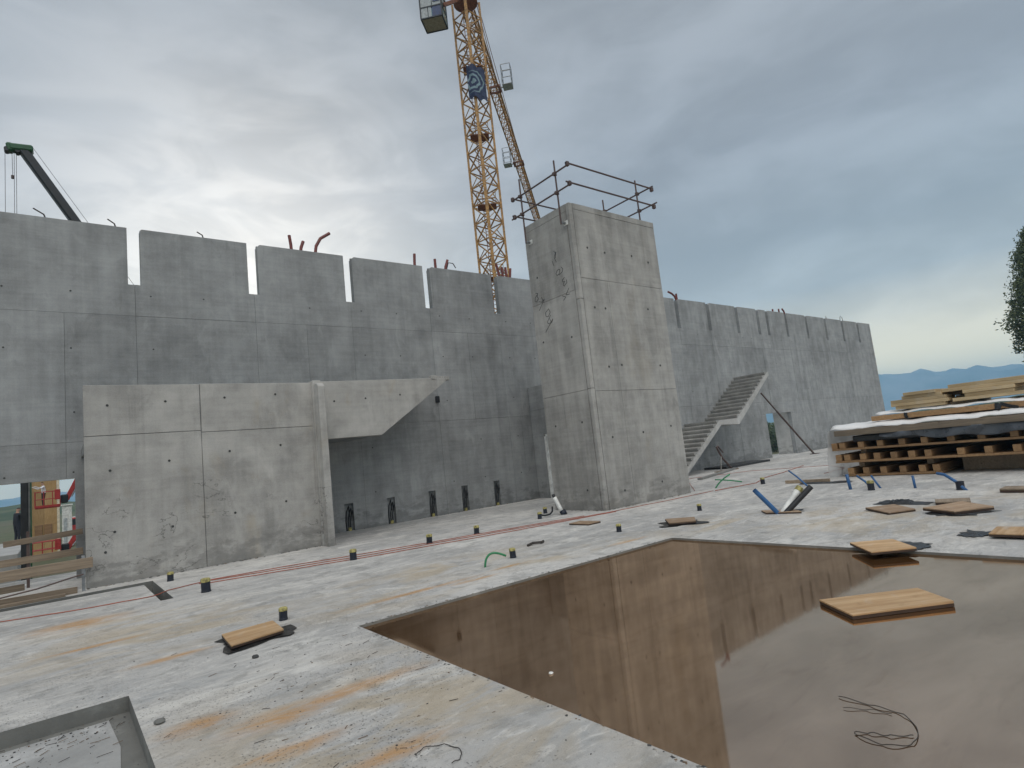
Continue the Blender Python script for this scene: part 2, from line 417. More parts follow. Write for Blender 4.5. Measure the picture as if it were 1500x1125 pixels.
# standing water
def water_mat():
    t = NT('muddy_water'); p = t.pos()
    n = t.noise(t.map(p, (.6, 1.4, 1)), 1.2, 6, .6, .4); f = t.noise(p, 7, 4)
    c = t.mix(t.mr(n, .3, .7), (.060, .028, .010), (.115, .060, .026))
    c = t.mix(t.mr(f, .5, .8, 0, .3), c, (.14, .085, .045))
    h = t.noise(t.map(p, (1, 1.6, 1)), 1.1, 2); 
    gl_ = t.n.new('ShaderNodeBsdfGlossy'); gl_.inputs['Color'].default_value = (.98, .77, .60, 1); gl_.inputs['Roughness'].default_value = .045
    df = t.n.new('ShaderNodeBsdfDiffuse'); t.l.new(c, df.inputs['Color'])
    fr_ = t.n.new('ShaderNodeFresnel'); fr_.inputs['IOR'].default_value = 1.33
    bp = t.n.new('ShaderNodeBump'); bp.inputs['Strength'].default_value = .03; bp.inputs['Distance'].default_value = .01; t.l.new(h, bp.inputs['Height'])
    t.l.new(bp.outputs[0], gl_.inputs['Normal'])
    sc2 = t.noise(t.map(p, (1.1, 3.4, 1), (3, 1, 0)), 2.0, 8, .68, .8)
    film = t.math('SUBTRACT', t.mr(n, .3, .7, .45, .56), t.mr(sc2, .50, .72, 0, .05))
    mx_ = t.n.new('ShaderNodeMixShader'); t.l.new(t.math('ADD', film, t.math('MULTIPLY', fr_.outputs[0], .25)), mx_.inputs[0])
    t.l.new(df.outputs[0], mx_.inputs[1]); t.l.new(gl_.outputs[0], mx_.inputs[2]); t.l.new(mx_.outputs[0], t.n['Material Output'].inputs[0])
    return t.m
M['water'] = water_mat()
wb = MB(); wb.add([(2.4, -9, -.030), (7.82, -9, -.030), (7.82, 6.16, -.030), (2.4, 6.16, -.030)], [(0, 1, 2, 3)])
wo_ = tag(wb.build('water', 'water'), kind='structure')
if wo_.data.polygons[0].normal.z < 0: wo_.data.flip_normals()

# ground to the horizon
def ground_mat():
    t = NT('rough_grass_ground'); p = t.pos()
    a = t.noise(t.map(p, (1, 1, 1)), .012, 6, .6, .5); b = t.noise(p, .6, 6, .65)
    c = t.mix(t.mr(a, .4, .62), (.10, .085, .055), (.055, .085, .028)); c = t.mix(t.mr(b, .3, .7, 0, .6), c, (.14, .13, .075))
    t.bump(b, .5, .2)
    return t.fin(c, .95)
M['ground'] = ground_mat()
gb = MB(); RR = [0, 60, 200, 600, 2000, 7000]; NA = 48
gb.v.append((20, 10, -2.4))
for rr_ in RR[1:]:
    for a in range(NA): gb.v.append((20+rr_*math.cos(a*2*math.pi/NA), 10+rr_*math.sin(a*2*math.pi/NA), -2.4))
for a in range(NA): gb.f.append([0, 1+a, 1+(a+1) % NA]); gb.mi.append(0)
for k in range(len(RR)-2):
    for a in range(NA):
        b = (a+1) % NA; o = 1+k*NA; gb.f.append([o+a, o+NA+a, o+NA+b, o+b]); gb.mi.append(0)
tag(gb.build('ground', 'ground'), kind='structure')

# distant ridge
t = NT('mountain_forest_rock_hazed'); p = t.pos(); n_ = t.noise(p, .004, 8, .62)
M['mountain'] = t.fin(t.mix(t.mr(n_, .35, .65), (.15, .18, .17), (.34, .35, .35)), .95)  # forest and rock tones lightened, part of the haze is in the colour
def ridge_h(az):
    pts = [(-60, 1.0), (-20, .8), (-6, .55), (-2.6, .66), (-1, 1.0), (.3, .75), (3, .6), (20, .9), (45, 1.3), (58, 2.2), (66, 2.9), (70, 3.15), (70.7, 3.2), (72, 3.12), (73.6, 3.02), (74.8, 2.72), (75.6, 2.98), (76.3, 2.72), (77.2, 2.72), (78.2, 2.52), (79.2, 2.68), (80, 2.42), (90, 2.1), (110, 1.2), (150, .8)]
    for (a, h), (b, g) in zip(pts, pts[1:]):
        if a <= az <= b: return h+(g-h)*(az-a)/(b-a)
    return .8
mb = MB(); rows = 9; azs = [-60+i*.5 for i in range(421)]
rnd = random.Random(3)
jit = [rnd.uniform(-.06, .06) for _ in azs]
for i, a in enumerate(azs):
    h = math.tan(R(max(.3, ridge_h(a)+jit[i]*.7)))
    for k in range(rows):
        f = k/(rows-1); d = 3700+900*f
        z = (1.6+4150*h+2.4)*(math.sin(math.pi*f)**.8)*(1+.12*math.sin(i*.9+k*2.1)*(0 if k in (0, 4, 8) else 1)) - 2.5
        mb.v.append((math.sin(R(a))*d, math.cos(R(a))*d, z))
for i in range(len(azs)-1):
    for k in range(rows-1):
        o = i*rows+k; mb.f.append([o, o+rows, o+rows+1, o+1]); mb.mi.append(0)
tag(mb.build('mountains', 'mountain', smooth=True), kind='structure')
# low green rise in the middle distance behind the site
t = NT('meadow_hill'); p = t.pos(); n_ = t.noise(p, .03, 7, .62); q_ = t.noise(p, .4, 5)
M['hill'] = t.fin(t.mix(t.mr(n_, .4, .6), (.035, .06, .02), t.mix(t.mr(q_, .3, .7), (.07, .10, .035), (.10, .10, .05))), .95)
hb = MB()
azs2 = [-25+i*1.0 for i in range(131)]
for i, a in enumerate(azs2):
    for k in range(7):
        f = k/6; d = 260+240*f; z = -2.5 + (4.5+1.2*math.sin(i*.37)+.8*math.sin(i*1.1))*math.sin(math.pi*f)
        hb.v.append((math.sin(R(a))*d, math.cos(R(a))*d, z))
for i in range(len(azs2)-1):
    for k in range(6): o = i*7+k; hb.f.append([o, o+7, o+8, o+1]); hb.mi.append(0)
tag(hb.build('hills', 'hill', smooth=True), kind='structure')

# ================================================================== LONG WALL
YW, TH, ZT, ZJ1, ZJ2, ZS = 15.6, .20, 7.83, 2.85, 5.70, 6.45
SLOTS = [-9.2, -6.57, -3.93, -1.29, 1.36, 4.0, 6.63, 9.25, 11.95, 14.6, 17.2, 19.75, 22.3, 24.77, 27.29, 29.33, 30.3, 32.38, 34.8, 37.28, 39.68, 42.06]
SW = .26
WX0, WX1 = -11.7, 44.25
OPEN = [(-3.6, .31, 2.08), (28.75, 31.35, 2.25)]
NICHE = [(6.14, 6.40, .74), (7.40, 7.65, .74), (8.76, 9.00, .76), (9.93, 10.17, .78), (11.18, 11.42, .79)]
def stepped(x0, x1, z0, z1, cuts, tops, ch=0.):
    # outline of a panel with cuts rising from its foot and slots falling from its head
    pts = [(x0, z0)]; pts = []
    cs = sorted((max(x0, a), min(x1, b), h) for a, b, h in cuts if b > x0 and a < x1 and h > z0)
    x = x0; bot = []
    for a, b, h in cs:
        if a > x: bot += [(x, z0), (a, z0)]
        bot += [(a, h), (b, h)]; x = b
    if x < x1: bot += [(x, z0), (x1, z0)]
    ts = sorted((max(x0, a), min(x1, b), h) for a, b, h in tops if b > x0 and a < x1 and h < z1)
    x = x0; top = []
    for a, b, h in ts:
        if a > x: top += [(x, z1), (a, z1)]
        top += [(a, h), (b, h)]; x = b
    if x < x1: top += [(x, z1), (x1, z1)]
    out = []
    for q in bot + top[::-1]:
        if not out or (abs(q[0]-out[-1][0])+abs(q[1]-out[-1][1])) > 1e-6: out.append(q)
    if ch and len(top) >= 4 and ts and ts[0][0] <= x0+1e-6:     # chipped corner beside the slot
        q = (ts[0][1], z1)
        for i, c in enumerate(out):
            if abs(c[0]-q[0]) < 1e-6 and abs(c[1]-q[1]) < 1e-6:
                out[i:i+1] = [(q[0]+ch, z1), (q[0], z1-ch)]; break
    return out
core = MB()
core.prism(stepped(WX0+.01, WX1-.01, -.005, ZT-.012, [(a-.006, b+.006, h+.006) for a, b, h in OPEN], [(s-.006, s+SW+.006, ZS-.006) for s in SLOTS]), 'xz', YW+.10, YW+.16)
wall = tag(core.build('concrete_wall', 'c_core'), 'long tall grey concrete wall with narrow slots cut into its top', 'wall')
edges = [WX0] + [s+SW/2 for s in SLOTS] + [WX1]
G = .0025
tops = [(s, s+SW, ZS) for s in SLOTS]
rnd = random.Random(11)
for i in range(len(edges)-1):
    a, b = edges[i], edges[i+1]
    dy = rnd.uniform(-.004, .004)
    mb = MB().prism(stepped(a+G, b-G, ZJ2+G, ZT, [], tops, .07 if i % 5 else .04), 'xz', YW+dy, YW+TH-dy)
    mb.build('panel', 'c_main', wall)
    halves = [(a, b)] if (i % 2 or b-a < 1.5) else [(a, (a+b)/2), ((a+b)/2, b)]
    for (c, d) in halves:
        dy = rnd.uniform(-.004, .004)
        MB().prism(stepped(c+G, d-G, ZJ1+G, ZJ2-G, [], []), 'xz', YW+dy, YW+TH-dy).build('panel', 'c_main', wall)
        if any(o[0] <= c and o[1] >= d and o[2] >= ZJ1 for o in OPEN): continue
        dy = rnd.uniform(-.004, .004)
        MB().prism(stepped(c+G, d-G, -.008, ZJ1-G, OPEN+NICHE, []), 'xz', YW+dy, YW+TH-dy).build('panel', 'c_main', wall)
# deep return behind the far doorway
MB().box(31.345, 31.6, YW+TH+.01, 16.62, -.01, 2.6).build('door_return', 'c_pale', wall)
# tie holes: flat dark discs, the shade inside painted as colour
def tie_holes(name, pts, plane, d, parent, r=.024, sgn=-1):
    mb = MB(); n = 10
    for (u, v) in pts:
        rim = [(u+r*math.cos(k*2*math.pi/n), v+r*math.sin(k*2*math.pi/n)) for k in range(n)]
        mb.prism(rim, plane, d, d+sgn*.003)
    return tag(mb.build(name, 'tie', parent), kind='stuff')
pts = []
for i in range(len(edges)-1):
    a, b = edges[i], edges[i+1]
    for z in (6.2, 4.9, 3.5, 2.2, .95):
        for f in (.12, .55):
            x = a+(b-a)*f+rnd.uniform(-.02, .02)
            if any(o[0]-.1 < x < o[1]+.1 and z < o[2]+.1 for o in OPEN+NICHE): continue
            if rnd.random() < .3: continue
            pts.append((x, z+rnd.uniform(-.02, .02)))
tie_holes('tie_hole', pts, 'xz', YW-.001, wall, .019)
# conduit stubs standing out of the crown
def stub(pts, r, mat='conduit'):
    MB().tube(pts, r, 8).build('conduit_stub', mat, wall, smooth=False)
Yc = YW+.1
for pl in ([(5.2, 7.75), (5.19, 8.0), (5.16, 8.26)], [(5.44, 7.75), (5.47, 7.95), (5.54, 8.14)],
           [(5.85, 7.75), (5.9, 8.05), (6.04, 8.3), (6.32, 8.5)], [(9.04, 7.7), (9.05, 8.0), (9.07, 8.24)], [(9.81, 7.7), (9.81, 8.16)],
           [(10.17, 7.7), (10.2, 7.95), (10.3, 8.19)], [(12.42, 7.7), (12.38, 8.05), (12.32, 8.3)], [(12.58, 7.7), (12.55, 8.2)], [(12.74, 7.7), (12.72, 8.22)], [(12.86, 7.7), (12.95, 8.2)],
           [(22.66, 7.7), (22.55, 7.98), (22.35, 8.1), (22.1, 8.16)], [(22.7, 7.7), (22.68, 8.12)], [(32.75, 7.7), (32.65, 7.95), (32.48, 8.1)], [(32.1, 7.7), (32.08, 8.06)], [(31.4, 7.7), (31.4, 8.0)]):
    stub([(x, Yc, z) for x, z in pl], .045)
for pl in ([(-.1, 7.75), (-.16, 7.93), (-.34, 8.04)], [(1.18, 7.75), (1.13, 7.93), (1.0, 8.02)], [(3.03, 7.75), (2.98, 7.93), (2.86, 8.0)], [(10.2, 7.75), (10.32, 8.1), (10.5, 8.1), (10.6, 7.95)], [(38.0, 7.75), (37.9, 8.0)], [(39.9, 7.75), (39.95, 8.05), (40.1, 8.15)], [(40.3, 7.75), (40.25, 8.1)]):
    stub([(x, Yc, z) for x, z in pl], .016, 'wire')
# cables in the niches
for k, (a, b, h) in enumerate(NICHE):
    for j in range(3):
        x = a+.06+j*.06
        MB().tube([Vector((x, YW+.06, -.02)), Vector((x-.02, YW+.05, h*.35)), Vector((x+.03*j, YW+.03, h*.7)), Vector((x+.08, YW+.055, h*.9-.06*j)), Vector((x+.1, YW+.06, h*.5))], .014, 6).build('cable', 'black', wall)
    MB().box((a+b)/2-.03, (a+b)/2+.05, YW+.03, YW+.08, 0, .09).build('cable_plug', 'capy', wall)
# small dark device on the wall above the slope
MB().box(9.28, 9.40, YW-.09, YW-.006, 3.42, 3.62).build('junction_box', 'black', wall, bevel=.01)

# ================================================================== FRONT WALL with overhanging parapet
YF = 13.5
fwl = tag(MB().box(.43, 4.70, YF+.03, YF+.19, -.01, 3.72).build('parapet_wall', 'c_core'), 'pale concrete wall with an overhanging sloping parapet in front of the long wall', 'wall')
for (a, b, c, d) in ((.41, 2.376, -.012, 2.765), (2.384, 4.74, -.012, 2.73), (.41, 2.372, 2.775, 3.745), (2.388, 4.74, 2.74, 3.755)):
    MB().box(a, b, YF+rnd.uniform(-.004, .004), YF+.22, c, d).build('panel', 'c_front', fwl, bevel=.006)
MB().prism([(4.93, 2.41), (6.42, 2.42), (8.56, 3.86), (4.93, 3.78)], 'xz', YF, YF+.22).build('overhang_beam', 'c_front', fwl, bevel=.006)
MB().prism([(4.95, 2.42), (6.40, 2.43), (8.50, 3.84), (8.2, 3.84), (6.3, 2.62), (4.95, 2.62)], 'xz', YF+.225, YW-.006).build('sloping_soffit', 'c_core', fwl)
MB().box(.42, 4.93, YF+.225, YW-.006, 2.5, 2.68).build('landing_slab', 'c_core', fwl)
# rough mortar lip on the tip of the beam
mb = MB()
for k in range(26):
    x = 8.0+.5*k/26; s = rnd.uniform(.03, .07)
    mb.obox((x, YF+.1+rnd.uniform(-.06, .05), 3.85+(.02 if k < 20 else 0)), (1, .2, 0), (-.2, 1, 0), (0, 0, 1), s, s, s*.8)
tag(mb.build('mortar_lip', 'c_front', fwl, bevel=.01), kind='stuff')
mb = MB().prism([(4.72, 0), (4.905, 0), (4.905, 3.79), (4.72, 3.79)], 'xz', YF-.12, YF+.2)
mb.build('fin', 'c_front', fwl, bevel=.008)
MB().prism([(13.08, -.01), (YF-.122, -.01), (YF-.122, 3.70), (13.2, 3.70), (13.10, 3.62)], 'yz', 4.735, 4.895).build('fin_edge', 'c_front', fwl, bevel=.012)
tie_holes('tie_hole', [(.78, 3.35), (1.75, 3.4), (2.85, 3.45), (3.9, 3.5), (.8, 2.1), (1.78, 2.2), (2.9, 2.3), (3.95, 2.35), (.85, .95), (.7, .6), (1.8, .9), (2.95, 1.0), (4.0, 1.1), (5.25, 3.3), (6.05, 3.35), (7.0, 3.42)], 'xz', YF-.005, fwl)

# ================================================================== TOWER
TX0, TX1, TY0, TY1, TZ = 10.45, 13.88, 10.05, 11.88, 7.86
tw = tag(MB().box(TX0+.03, TX1-.03, TY0+.03, TY1-.03, -.005, TZ-.02).build('concrete_tower', 'c_core'), 'square concrete shaft tower with a pipe guardrail on top', 'tower')
xsF = [TX0, 10.585, 11.55, TX1]; zsF = [-.012, 2.93, 5.86, 7.70, TZ]
for i in range(3):
    for j in range(4):
        if i == 0: continue
        if j == 3 and i == 2: continue
        x1 = TX1 if j == 3 else xsF[i+1]
        if j == 2 and i == 2: pass
        o = rnd.uniform(-.004, .003)
        MB().box(xsF[i]+.005, x1-.001, TY0+o, TY0+.1, zsF[j]+.005, zsF[j+1]-(.005 if j < 3 else 0)).build('panel', 'c_tower', tw)
for j, (a, b) in enumerate(((-.012, 3.0), (3.0, 5.3), (5.3, TZ))):      # corner strip
    MB().box(TX0-.004, 10.58, TY0-.004-.002*j, TY0+.125, a+.004, b-.004).build('corner_strip', 'c_tower', tw, bevel=.012)
zsL = [-.012, 2.99, 5.56, 7.66, TZ]
for j in range(4):
    MB().box(TX0+rnd.uniform(-.003, .004), TX0+.1, TY0+.135, TY1, zsL[j]+.005, zsL[j+1]-(.005 if j < 3 else .002)).build('panel', 'c_tower', tw)
MB().box(TX1-.1, TX1+.002, TY0+.105, TY1-.002, -.01, TZ-.004).build('panel', 'c_tower', tw)
MB().box(TX0+.105, TX1-.105, TY1-.1, TY1+.003, -.01, TZ-.006).build('panel', 'c_tower', tw)
tie_holes('tie_hole', [(10.95, 6.7), (11.6, 6.65), (12.7, 6.7), (13.4, 6.6), (10.95, 5.1), (11.35, 5.1), (13.1, 5.2), (11.2, 3.55), (11.7, 3.6), (13.3, 3.6), (11.0, 1.75), (12.2, 1.8), (11.2, .4), (12.7, .45), (13.4, 1.9)], 'xz', TY0-.004, tw, .03)
tie_holes('tie_hole', [(11.55, 6.3), (10.5, 4.4), (11.6, 4.5), (10.5, 2.2), (10.6, .5), (11.5, 2.2)], 'yz', TX0-.004, tw, .028)
# marker scribbles on the side face: (y, z) strokes
def zp(zx, zy):     # keeps the drawn marks as measured on the face, in metres
    return (11.79-(zx-105)/370*1.52-(zy-680)*.00016, 5.87-(zy-680)*.0031+(zx-105)*.00138)
strokes = [[(130, 680), (150, 700), (140, 720), (150, 745), (130, 760), (112, 745), (118, 715), (140, 705)], [(150, 775), (175, 800), (205, 795), (140, 850)], [(180, 760), (190, 800)],
           [(195, 915), (230, 905), (240, 945), (215, 965), (195, 945), (195, 915)], [(240, 970), (200, 1000), (205, 1020), (240, 1035), (255, 1015), (170, 1070)], [(225, 990), (235, 1030)],
           [(385, 690), (375, 712), (352, 710), (345, 690), (360, 672), (380, 675), (385, 690)], [(400, 675), (412, 700), (405, 720), (370, 722)],
           [(415, 780), (393, 785), (395, 805), (412, 812), (393, 825), (400, 845), (428, 838), (430, 812)], [(370, 905), (400, 940), (375, 950)], [(438, 893), (402, 925), (438, 945)],
           [(355, 495), (372, 520), (352, 545), (365, 600)], [(330, 560), (338, 610)], [(375, 515), (362, 560)]]
for s_ in strokes:
    mb = MB(); q = [zp(*p_) for p_ in s_]
    for a, b in zip(q, q[1:]): mb.bar((TX0-.0055, *a), (TX0-.0055, *b), .012, .004, up=(1, 0, 0))
    mb.build('pencil_mark', 'tie', tw)
# guardrail (its own thing, clamped to the tower)
gr = thing('guardrail', 'rusty pipe guardrail clamped round the tower top', 'guardrail', (12.1, 10.9, TZ))
def rail(a, b): MB().tube([a, b], .023, 8).build('rail', 'rail', gr)
XA, XB, YA, YB = 10.32, 13.56, 9.74, 12.0
for z in (8.68, 8.16):
    e_ = .12 if z < 8.5 else .05
    rail((XA-.055, YB+e_, z), (XA-.055, YA-e_*.5, z)); rail((XA-e_-.05, YA, z+.056), (XB+e_, YA, z+.056))
    rail((XB+.055, YA-e_, z+.11), (XB+.055, YB+e_, z+.11)); rail((XA-e_, YB, z+.056), (XB+e_, YB, z+.056))
    for (x, y) in ((XA-.055, YA), (XA-.055, YB), (XB+.055, YA), (XB+.055, YB)):
        MB().obox((x, y, z+.03), (1, 0, 0), (0, 1, 0), (0, 0, 1), .045, .045, .06).build('coupler', 'rail', gr, bevel=.012)
for (x, y, zb, zt, br) in ((XA, 10.26, 7.32, 9.06, 1), (XA, 11.70, 7.32, 9.2, 1), (XB, 10.24, TZ+.002, 9.2, -1), (XB, 11.55, TZ+.002, 9.15, -1)):
    po = MB().tube([(x, y, zb), (x, y, zt)], .023, 8).build('post', 'rail', gr)
    for z in (8.68, 8.16): MB().obox((x-.025*br, y, z+(0 if br > 0 else .11)), (1, 0, 0), (0, 1, 0), (0, 0, 1), .06, .04, .045).build('coupler', 'rail', gr, bevel=.012)
    if br < 0:
        MB().box(x-.07, x+.07, y-.07, y+.07, TZ+.002, TZ+.016).build('base_plate', 'rail', po)
        continue
    xs_ = (x, TX0-.006) if br > 0 else (TX1+.006, x)
    MB().tube([(xs_[0], y-.03, zb+.03), (xs_[1], y-.03, zb+.03)], .035, 8).build('wall_bracket', 'steel', po)
    xp = TX0 if br > 0 else TX1+.03
    MB().obox((xp-.012, y-.05, zb+.03), (1, 0, 0), (0, 1, 0), (0, 0, 1), .008, .08, .06).build('bracket_plate', 'white', po, bevel=.004)

# ================================================================== RETURN WALL between tower and long wall
rw = tag(MB().prism([(YW-.01, -.01), (14.95, -.01), (14.95, 2.14), (12.5, 2.14), (12.5, -.01), (TY1+.01, -.01), (TY1+.01, 3.0), (YW-.01, 3.0)], 'yz', 13.04, 13.24).build('cross_wall', 'c_main'),
         'low dark concrete wall with a doorway running from the tower to the long wall', 'wall')
MB().box(13.042, 13.238, TY1+.012, YW-.012, 3.006, 3.83).build('panel', 'c_main', rw, bevel=.005)
for y in (14.955, 12.44): MB().box(13.0, 13.28, y-.07, y-.004, 0, 2.13).build('door_frame', 'white', rw)
MB().box(13.0, 13.28, 12.44, 14.951, 2.075, 2.135).build('door_frame', 'white', rw)

# ================================================================== STAIR
ys0, ys1 = 14.0, YW-.006
RIS, TRD = .172, .262
st = thing('concrete_stair', 'precast concrete stair with a landing climbing the long wall', 'stair', (18.9, 14.8, 0))
x, z = 18.85, 0.
steps = 12
def flight(x0, z0, n):
    for k in range(n):
        xa, za = x0+k*TRD, z0+k*RIS
        MB().prism([(xa+.045, za+.03), (xa, za+RIS*.72), (xa, za+RIS), (xa+TRD+.045, za+RIS+.0)], 'xz', ys0, ys1).build('step', 'c_stair', st)
flight(18.85, 0.015, 12)
xl, zl = 18.85+12*TRD, 0.015+12*RIS
xu = xl+1.35
flight(xu, zl, 12)
xt, zt = xu+12*TRD, zl+12*RIS
t_ = .17
MB().prism([(18.85, .015), (xl, zl), (xu, zl), (xt, zt), (xt+.10, zt), (xt+.10, zt-.15), (xu+.12, zl-t_-.08), (xl+.10, zl-t_-.03), (18.85+.33, 0.002), (18.85, .002)], 'xz', ys0-.004, ys1).build('waist_slab', 'c_pale', st)

# ================================================================== TOWER CRANE
MX, MY, MZT = 27.2, 35.0, 38.95
jd = Vector((.75, .69, 0)).normalized(); jn = Vector((-jd.y, jd.x, 0)); UP = Vector((0, 0, 1))
crane = thing('tower_crane', 'ochre lattice tower crane rising behind the long wall', 'crane', (MX, MY, -2.4))
vd = Vector((MX, MY, 0)).normalized(); vs = Vector((-vd.y, vd.x, 0))
HD = 1.12
cor = [Vector((MX, MY, 0)) + d*HD for d in (-vd, vs, vd, -vs)]     # near, left, far, right corner
for k, c in enumerate(cor):
    MB().bar(c+UP*-2.4, c+UP*MZT, .24 if k == 0 else .17, up=vd).build('mast_chord', 'crane', crane)
SEC = 1.48; nz = int((MZT+2.4)/SEC)
for k in range(4):
    a, b = cor[k], cor[(k+1) % 4]
    mb = MB()
    for i in range(nz):
        z0, z1 = -2.4+i*SEC, -2.4+(i+1)*SEC
        mb.bar(a+UP*z1, b+UP*z1, .075)
        if i % 2: mb.bar(a+UP*z0, b+UP*z1, .085)
        else: mb.bar(b+UP*z0, a+UP*z1, .085)
        if i % 2: mb.bar((a+b)/2+UP*(z0+.72), b+UP*z0, .05)
        else: mb.bar((a+b)/2+UP*(z0+.72), a+UP*z0, .05)
    tag(mb.build('mast_bracing', 'crane', crane), kind='stuff')
# ladder and landings inside the mast
lc = Vector((MX, MY, 0)) + vs*.1 + vd*.3
mb = MB()
for s in (-.2, .2): mb.bar(lc+vs*s+UP*-2.3, lc+vs*s+UP*MZT, .04)
z = -2.
while z < MZT: mb.bar(lc+vs*-.2+UP*z, lc+vs*.2+UP*z, .03); z += .3
mb.build('ladder', 'crane_dark', crane)
for z in (3.5, 9.4, 15.3, 21.2, 27.1, 33.):
    pl = MB().obox(Vector((MX, MY, z)), vd, vs, UP, .55, .75, .03).build('landing', 'crane_dark', crane)
    rl = MB()
    for hz in (.5, .95):
        for a, b in ((-1, -1), (1, -1)): pass
        q = [Vector((MX, MY, z+hz)) + vd*i*.55+vs*j*.75 for i, j in ((-1, -1), (1, -1), (1, 1), (-1, 1))]
        for a, b in zip(q, q[1:]+q[:1]): rl.bar(a, b, .04)
    rl.build('landing_rail', 'crane', pl)
# slewing ring and base of the cab frame
mb = MB(); n = 20
for (r_, z0, z1) in ((1.0, MZT+.02, MZT+.4), (.9, MZT+.4, MZT+.8)):
    mb.prism([(MX+r_*math.cos(k*2*math.pi/n), MY+r_*math.sin(k*2*math.pi/n)) for k in range(n)], 'xy', z0, z1)
mb.build('slewing_ring', 'crane_dark', crane)
HJ = 39.25
# apex tower above the ring
mb = MB()
base = [Vector((MX, MY, MZT+.75))+jd*i*.8+jn*j*.8 for i, j in ((-1, -1), (1, -1), (1, 1), (-1, 1))]; ap = Vector((MX, MY, 45.5))
for b in base: mb.bar(b, ap, .14)
for h in (.2, .4, .6, .8):
    q = [b.lerp(ap, h) for b in base]
    for a, b in zip(q, q[1:]+q[:1]): mb.bar(a, b, .07)
mb.build('apex_frame', 'crane', crane)
# jib: triangular lattice
O = Vector((MX, MY, HJ)); JL, HWJ, JH = 58., .50, 1.15
for s in (-1, 1): MB().bar(O+jd*1.25+jn*s*HWJ, O+jd*JL+jn*s*HWJ, .13).build('jib_chord', 'crane', crane)
MB().bar(O+jd*1.25+UP*JH, O+jd*JL+UP*JH*.8, .15).build('jib_chord', 'crane', crane)
mb = MB(); t = 1.25; i = 0
while t < JL-1.2:
    n1, n2 = O+jd*t, O+jd*(t+1.25)
    sgn = 1 if i % 2 else -1
    mb.bar(n1+jn*HWJ*sgn, n2-jn*HWJ*sgn, .05); mb.bar(n2+jn*HWJ, n2-jn*HWJ, .06)
    for s in (-1, 1):
        mb.bar(n1+jn*HWJ*s, (n1+n2)/2+UP*JH*.95, .06); mb.bar((n1+n2)/2+UP*JH*.95, n2+jn*HWJ*s, .06)
    t += 1.25; i += 1
tag(mb.build('jib_bracing', 'crane', crane), kind='stuff')
for d in (22., 44.): MB().tube([ap, O+jd*d+UP*JH], .035, 6).build('tie_rod', 'crane_dark', crane)
MB().tube([ap, O-jd*11+UP*.3], .035, 6).build('tie_rod', 'crane_dark', crane)
# counter-jib with ballast
mb = MB()
for s in (-1, 1): mb.bar(O-jd*.8+jn*s*.6, O-jd*13+jn*s*.6, .16)
for k in range(9): mb.bar(O-jd*(1.2+k*1.4)+jn*.6, O-jd*(2.6+k*1.3)-jn*.6, .08)
mb.build('counter_jib', 'crane', crane)
for k in range(3): MB().obox(O-jd*(10.6+k*.62)-UP*.6, jd, jn, UP, .28, .75, 1.3).build('ballast_block', 'c_tower', crane, bevel=.03)
# trolleys with cages hung on the jib
for d, sd in ((12.2, -1), (28.5, 1)):
    c = O+jd*d
    tb = MB()
    for s in (-1, 1): tb.bar(c-jd*.6+jn*s*.62-UP*.1, c+jd*.6+jn*s*.62-UP*.1, .14)
    for s in (-1, 1): tb.bar(c+jd*.5*s-jn*.7-UP*.15, c+jd*.5*s+jn*.7-UP*.15, .16)
    tr = tb.build('trolley', 'crane_dark', crane)
    cg = MB(); cc = c+jn*sd*1.45-UP*.1
    for zz in (0, .75, 1.5, 2.2):
        q = [cc+jd*i*.55+jn*j*.48+UP*zz for i, j in ((-1, -1), (1, -1), (1, 1), (-1, 1))]
        for a, b in zip(q, q[1:]+q[:1]): cg.bar(a, b, .05)
    for i, j in ((-1, -1), (1, -1), (1, 1), (-1, 1)): cg.bar(cc+jd*i*.55+jn*j*.48, cc+jd*i*.55+jn*j*.48+UP*2.2, .05)
    cg.bar(c+jn*sd*.5, cc, .12)
    cg.build('cage_frame', 'steel', tr)
    MB().obox(cc-UP*.01, jd, jn, UP, .54, .46, .025).build('cage_floor', 'greyw', tr)
# service platform beside the ring, right of the mast
c = Vector((MX, MY, MZT+1.0)) - vs*2.0
spf = MB().obox(c, vd, vs, UP, .8, .9, .05).build('service_platform', 'greyw', crane)
pb = MB()
for zz in (.1, .6, 1.1):
    q = [c+vd*i*.8+vs*j*.9+UP*zz for i, j in ((-1, -1), (1, -1), (1, 1), (-1, 1))]
    for a, b in zip(q, q[1:]+q[:1]): pb.bar(a, b, .06)
pb.build('platform_rail', 'crane_dark', spf)
# cab
cc = Vector((24.15, 35.35, 36.15)); cl_, cw, ch = .78, .86, 1.1
cj = jd.copy(); ck = Vector((-cj.y, cj.x, 0))
def cpt(i, j, k): return cc+cj*i*cl_+ck*j*cw+UP*(k+1)*ch
fr = MB()
for i in (-1, 1):
    for j in (-1, 1): fr.bar(cpt(i, j, -1), cpt(i, j, 1), .10, up=cj)
for k in (-1, -.15, 1):
    q = [cpt(i, j, k) for i, j in ((-1, -1), (1, -1), (1, 1), (-1, 1))]
    for a, b in zip(q, q[1:]+q[:1]): fr.bar(a, b, .09)
fr.bar(cpt(-1, .3, -1), cpt(-1, .3, -.15), .06)
cab = fr.build('cab', 'boomdark', crane)
MB().obox(cc+UP*.03, cj, ck, UP, cl_-.03, cw-.03, .03).build('cab_floor', 'cabfloor', cab)
def cpanel(name, i0, j0, i1, j1, k0, k1, mat):
    a, b = cpt(i0, j0, k0), cpt(i1, j1, k1); d = Vector((b.x-a.x, b.y-a.y, 0)); L = d.length; d.normalize(); nn = d.cross(UP)
    MB().obox((a+b)/2, d, nn, UP, L/2-.03, .015, (b.z-a.z)/2-.03).build(name, mat, cab)
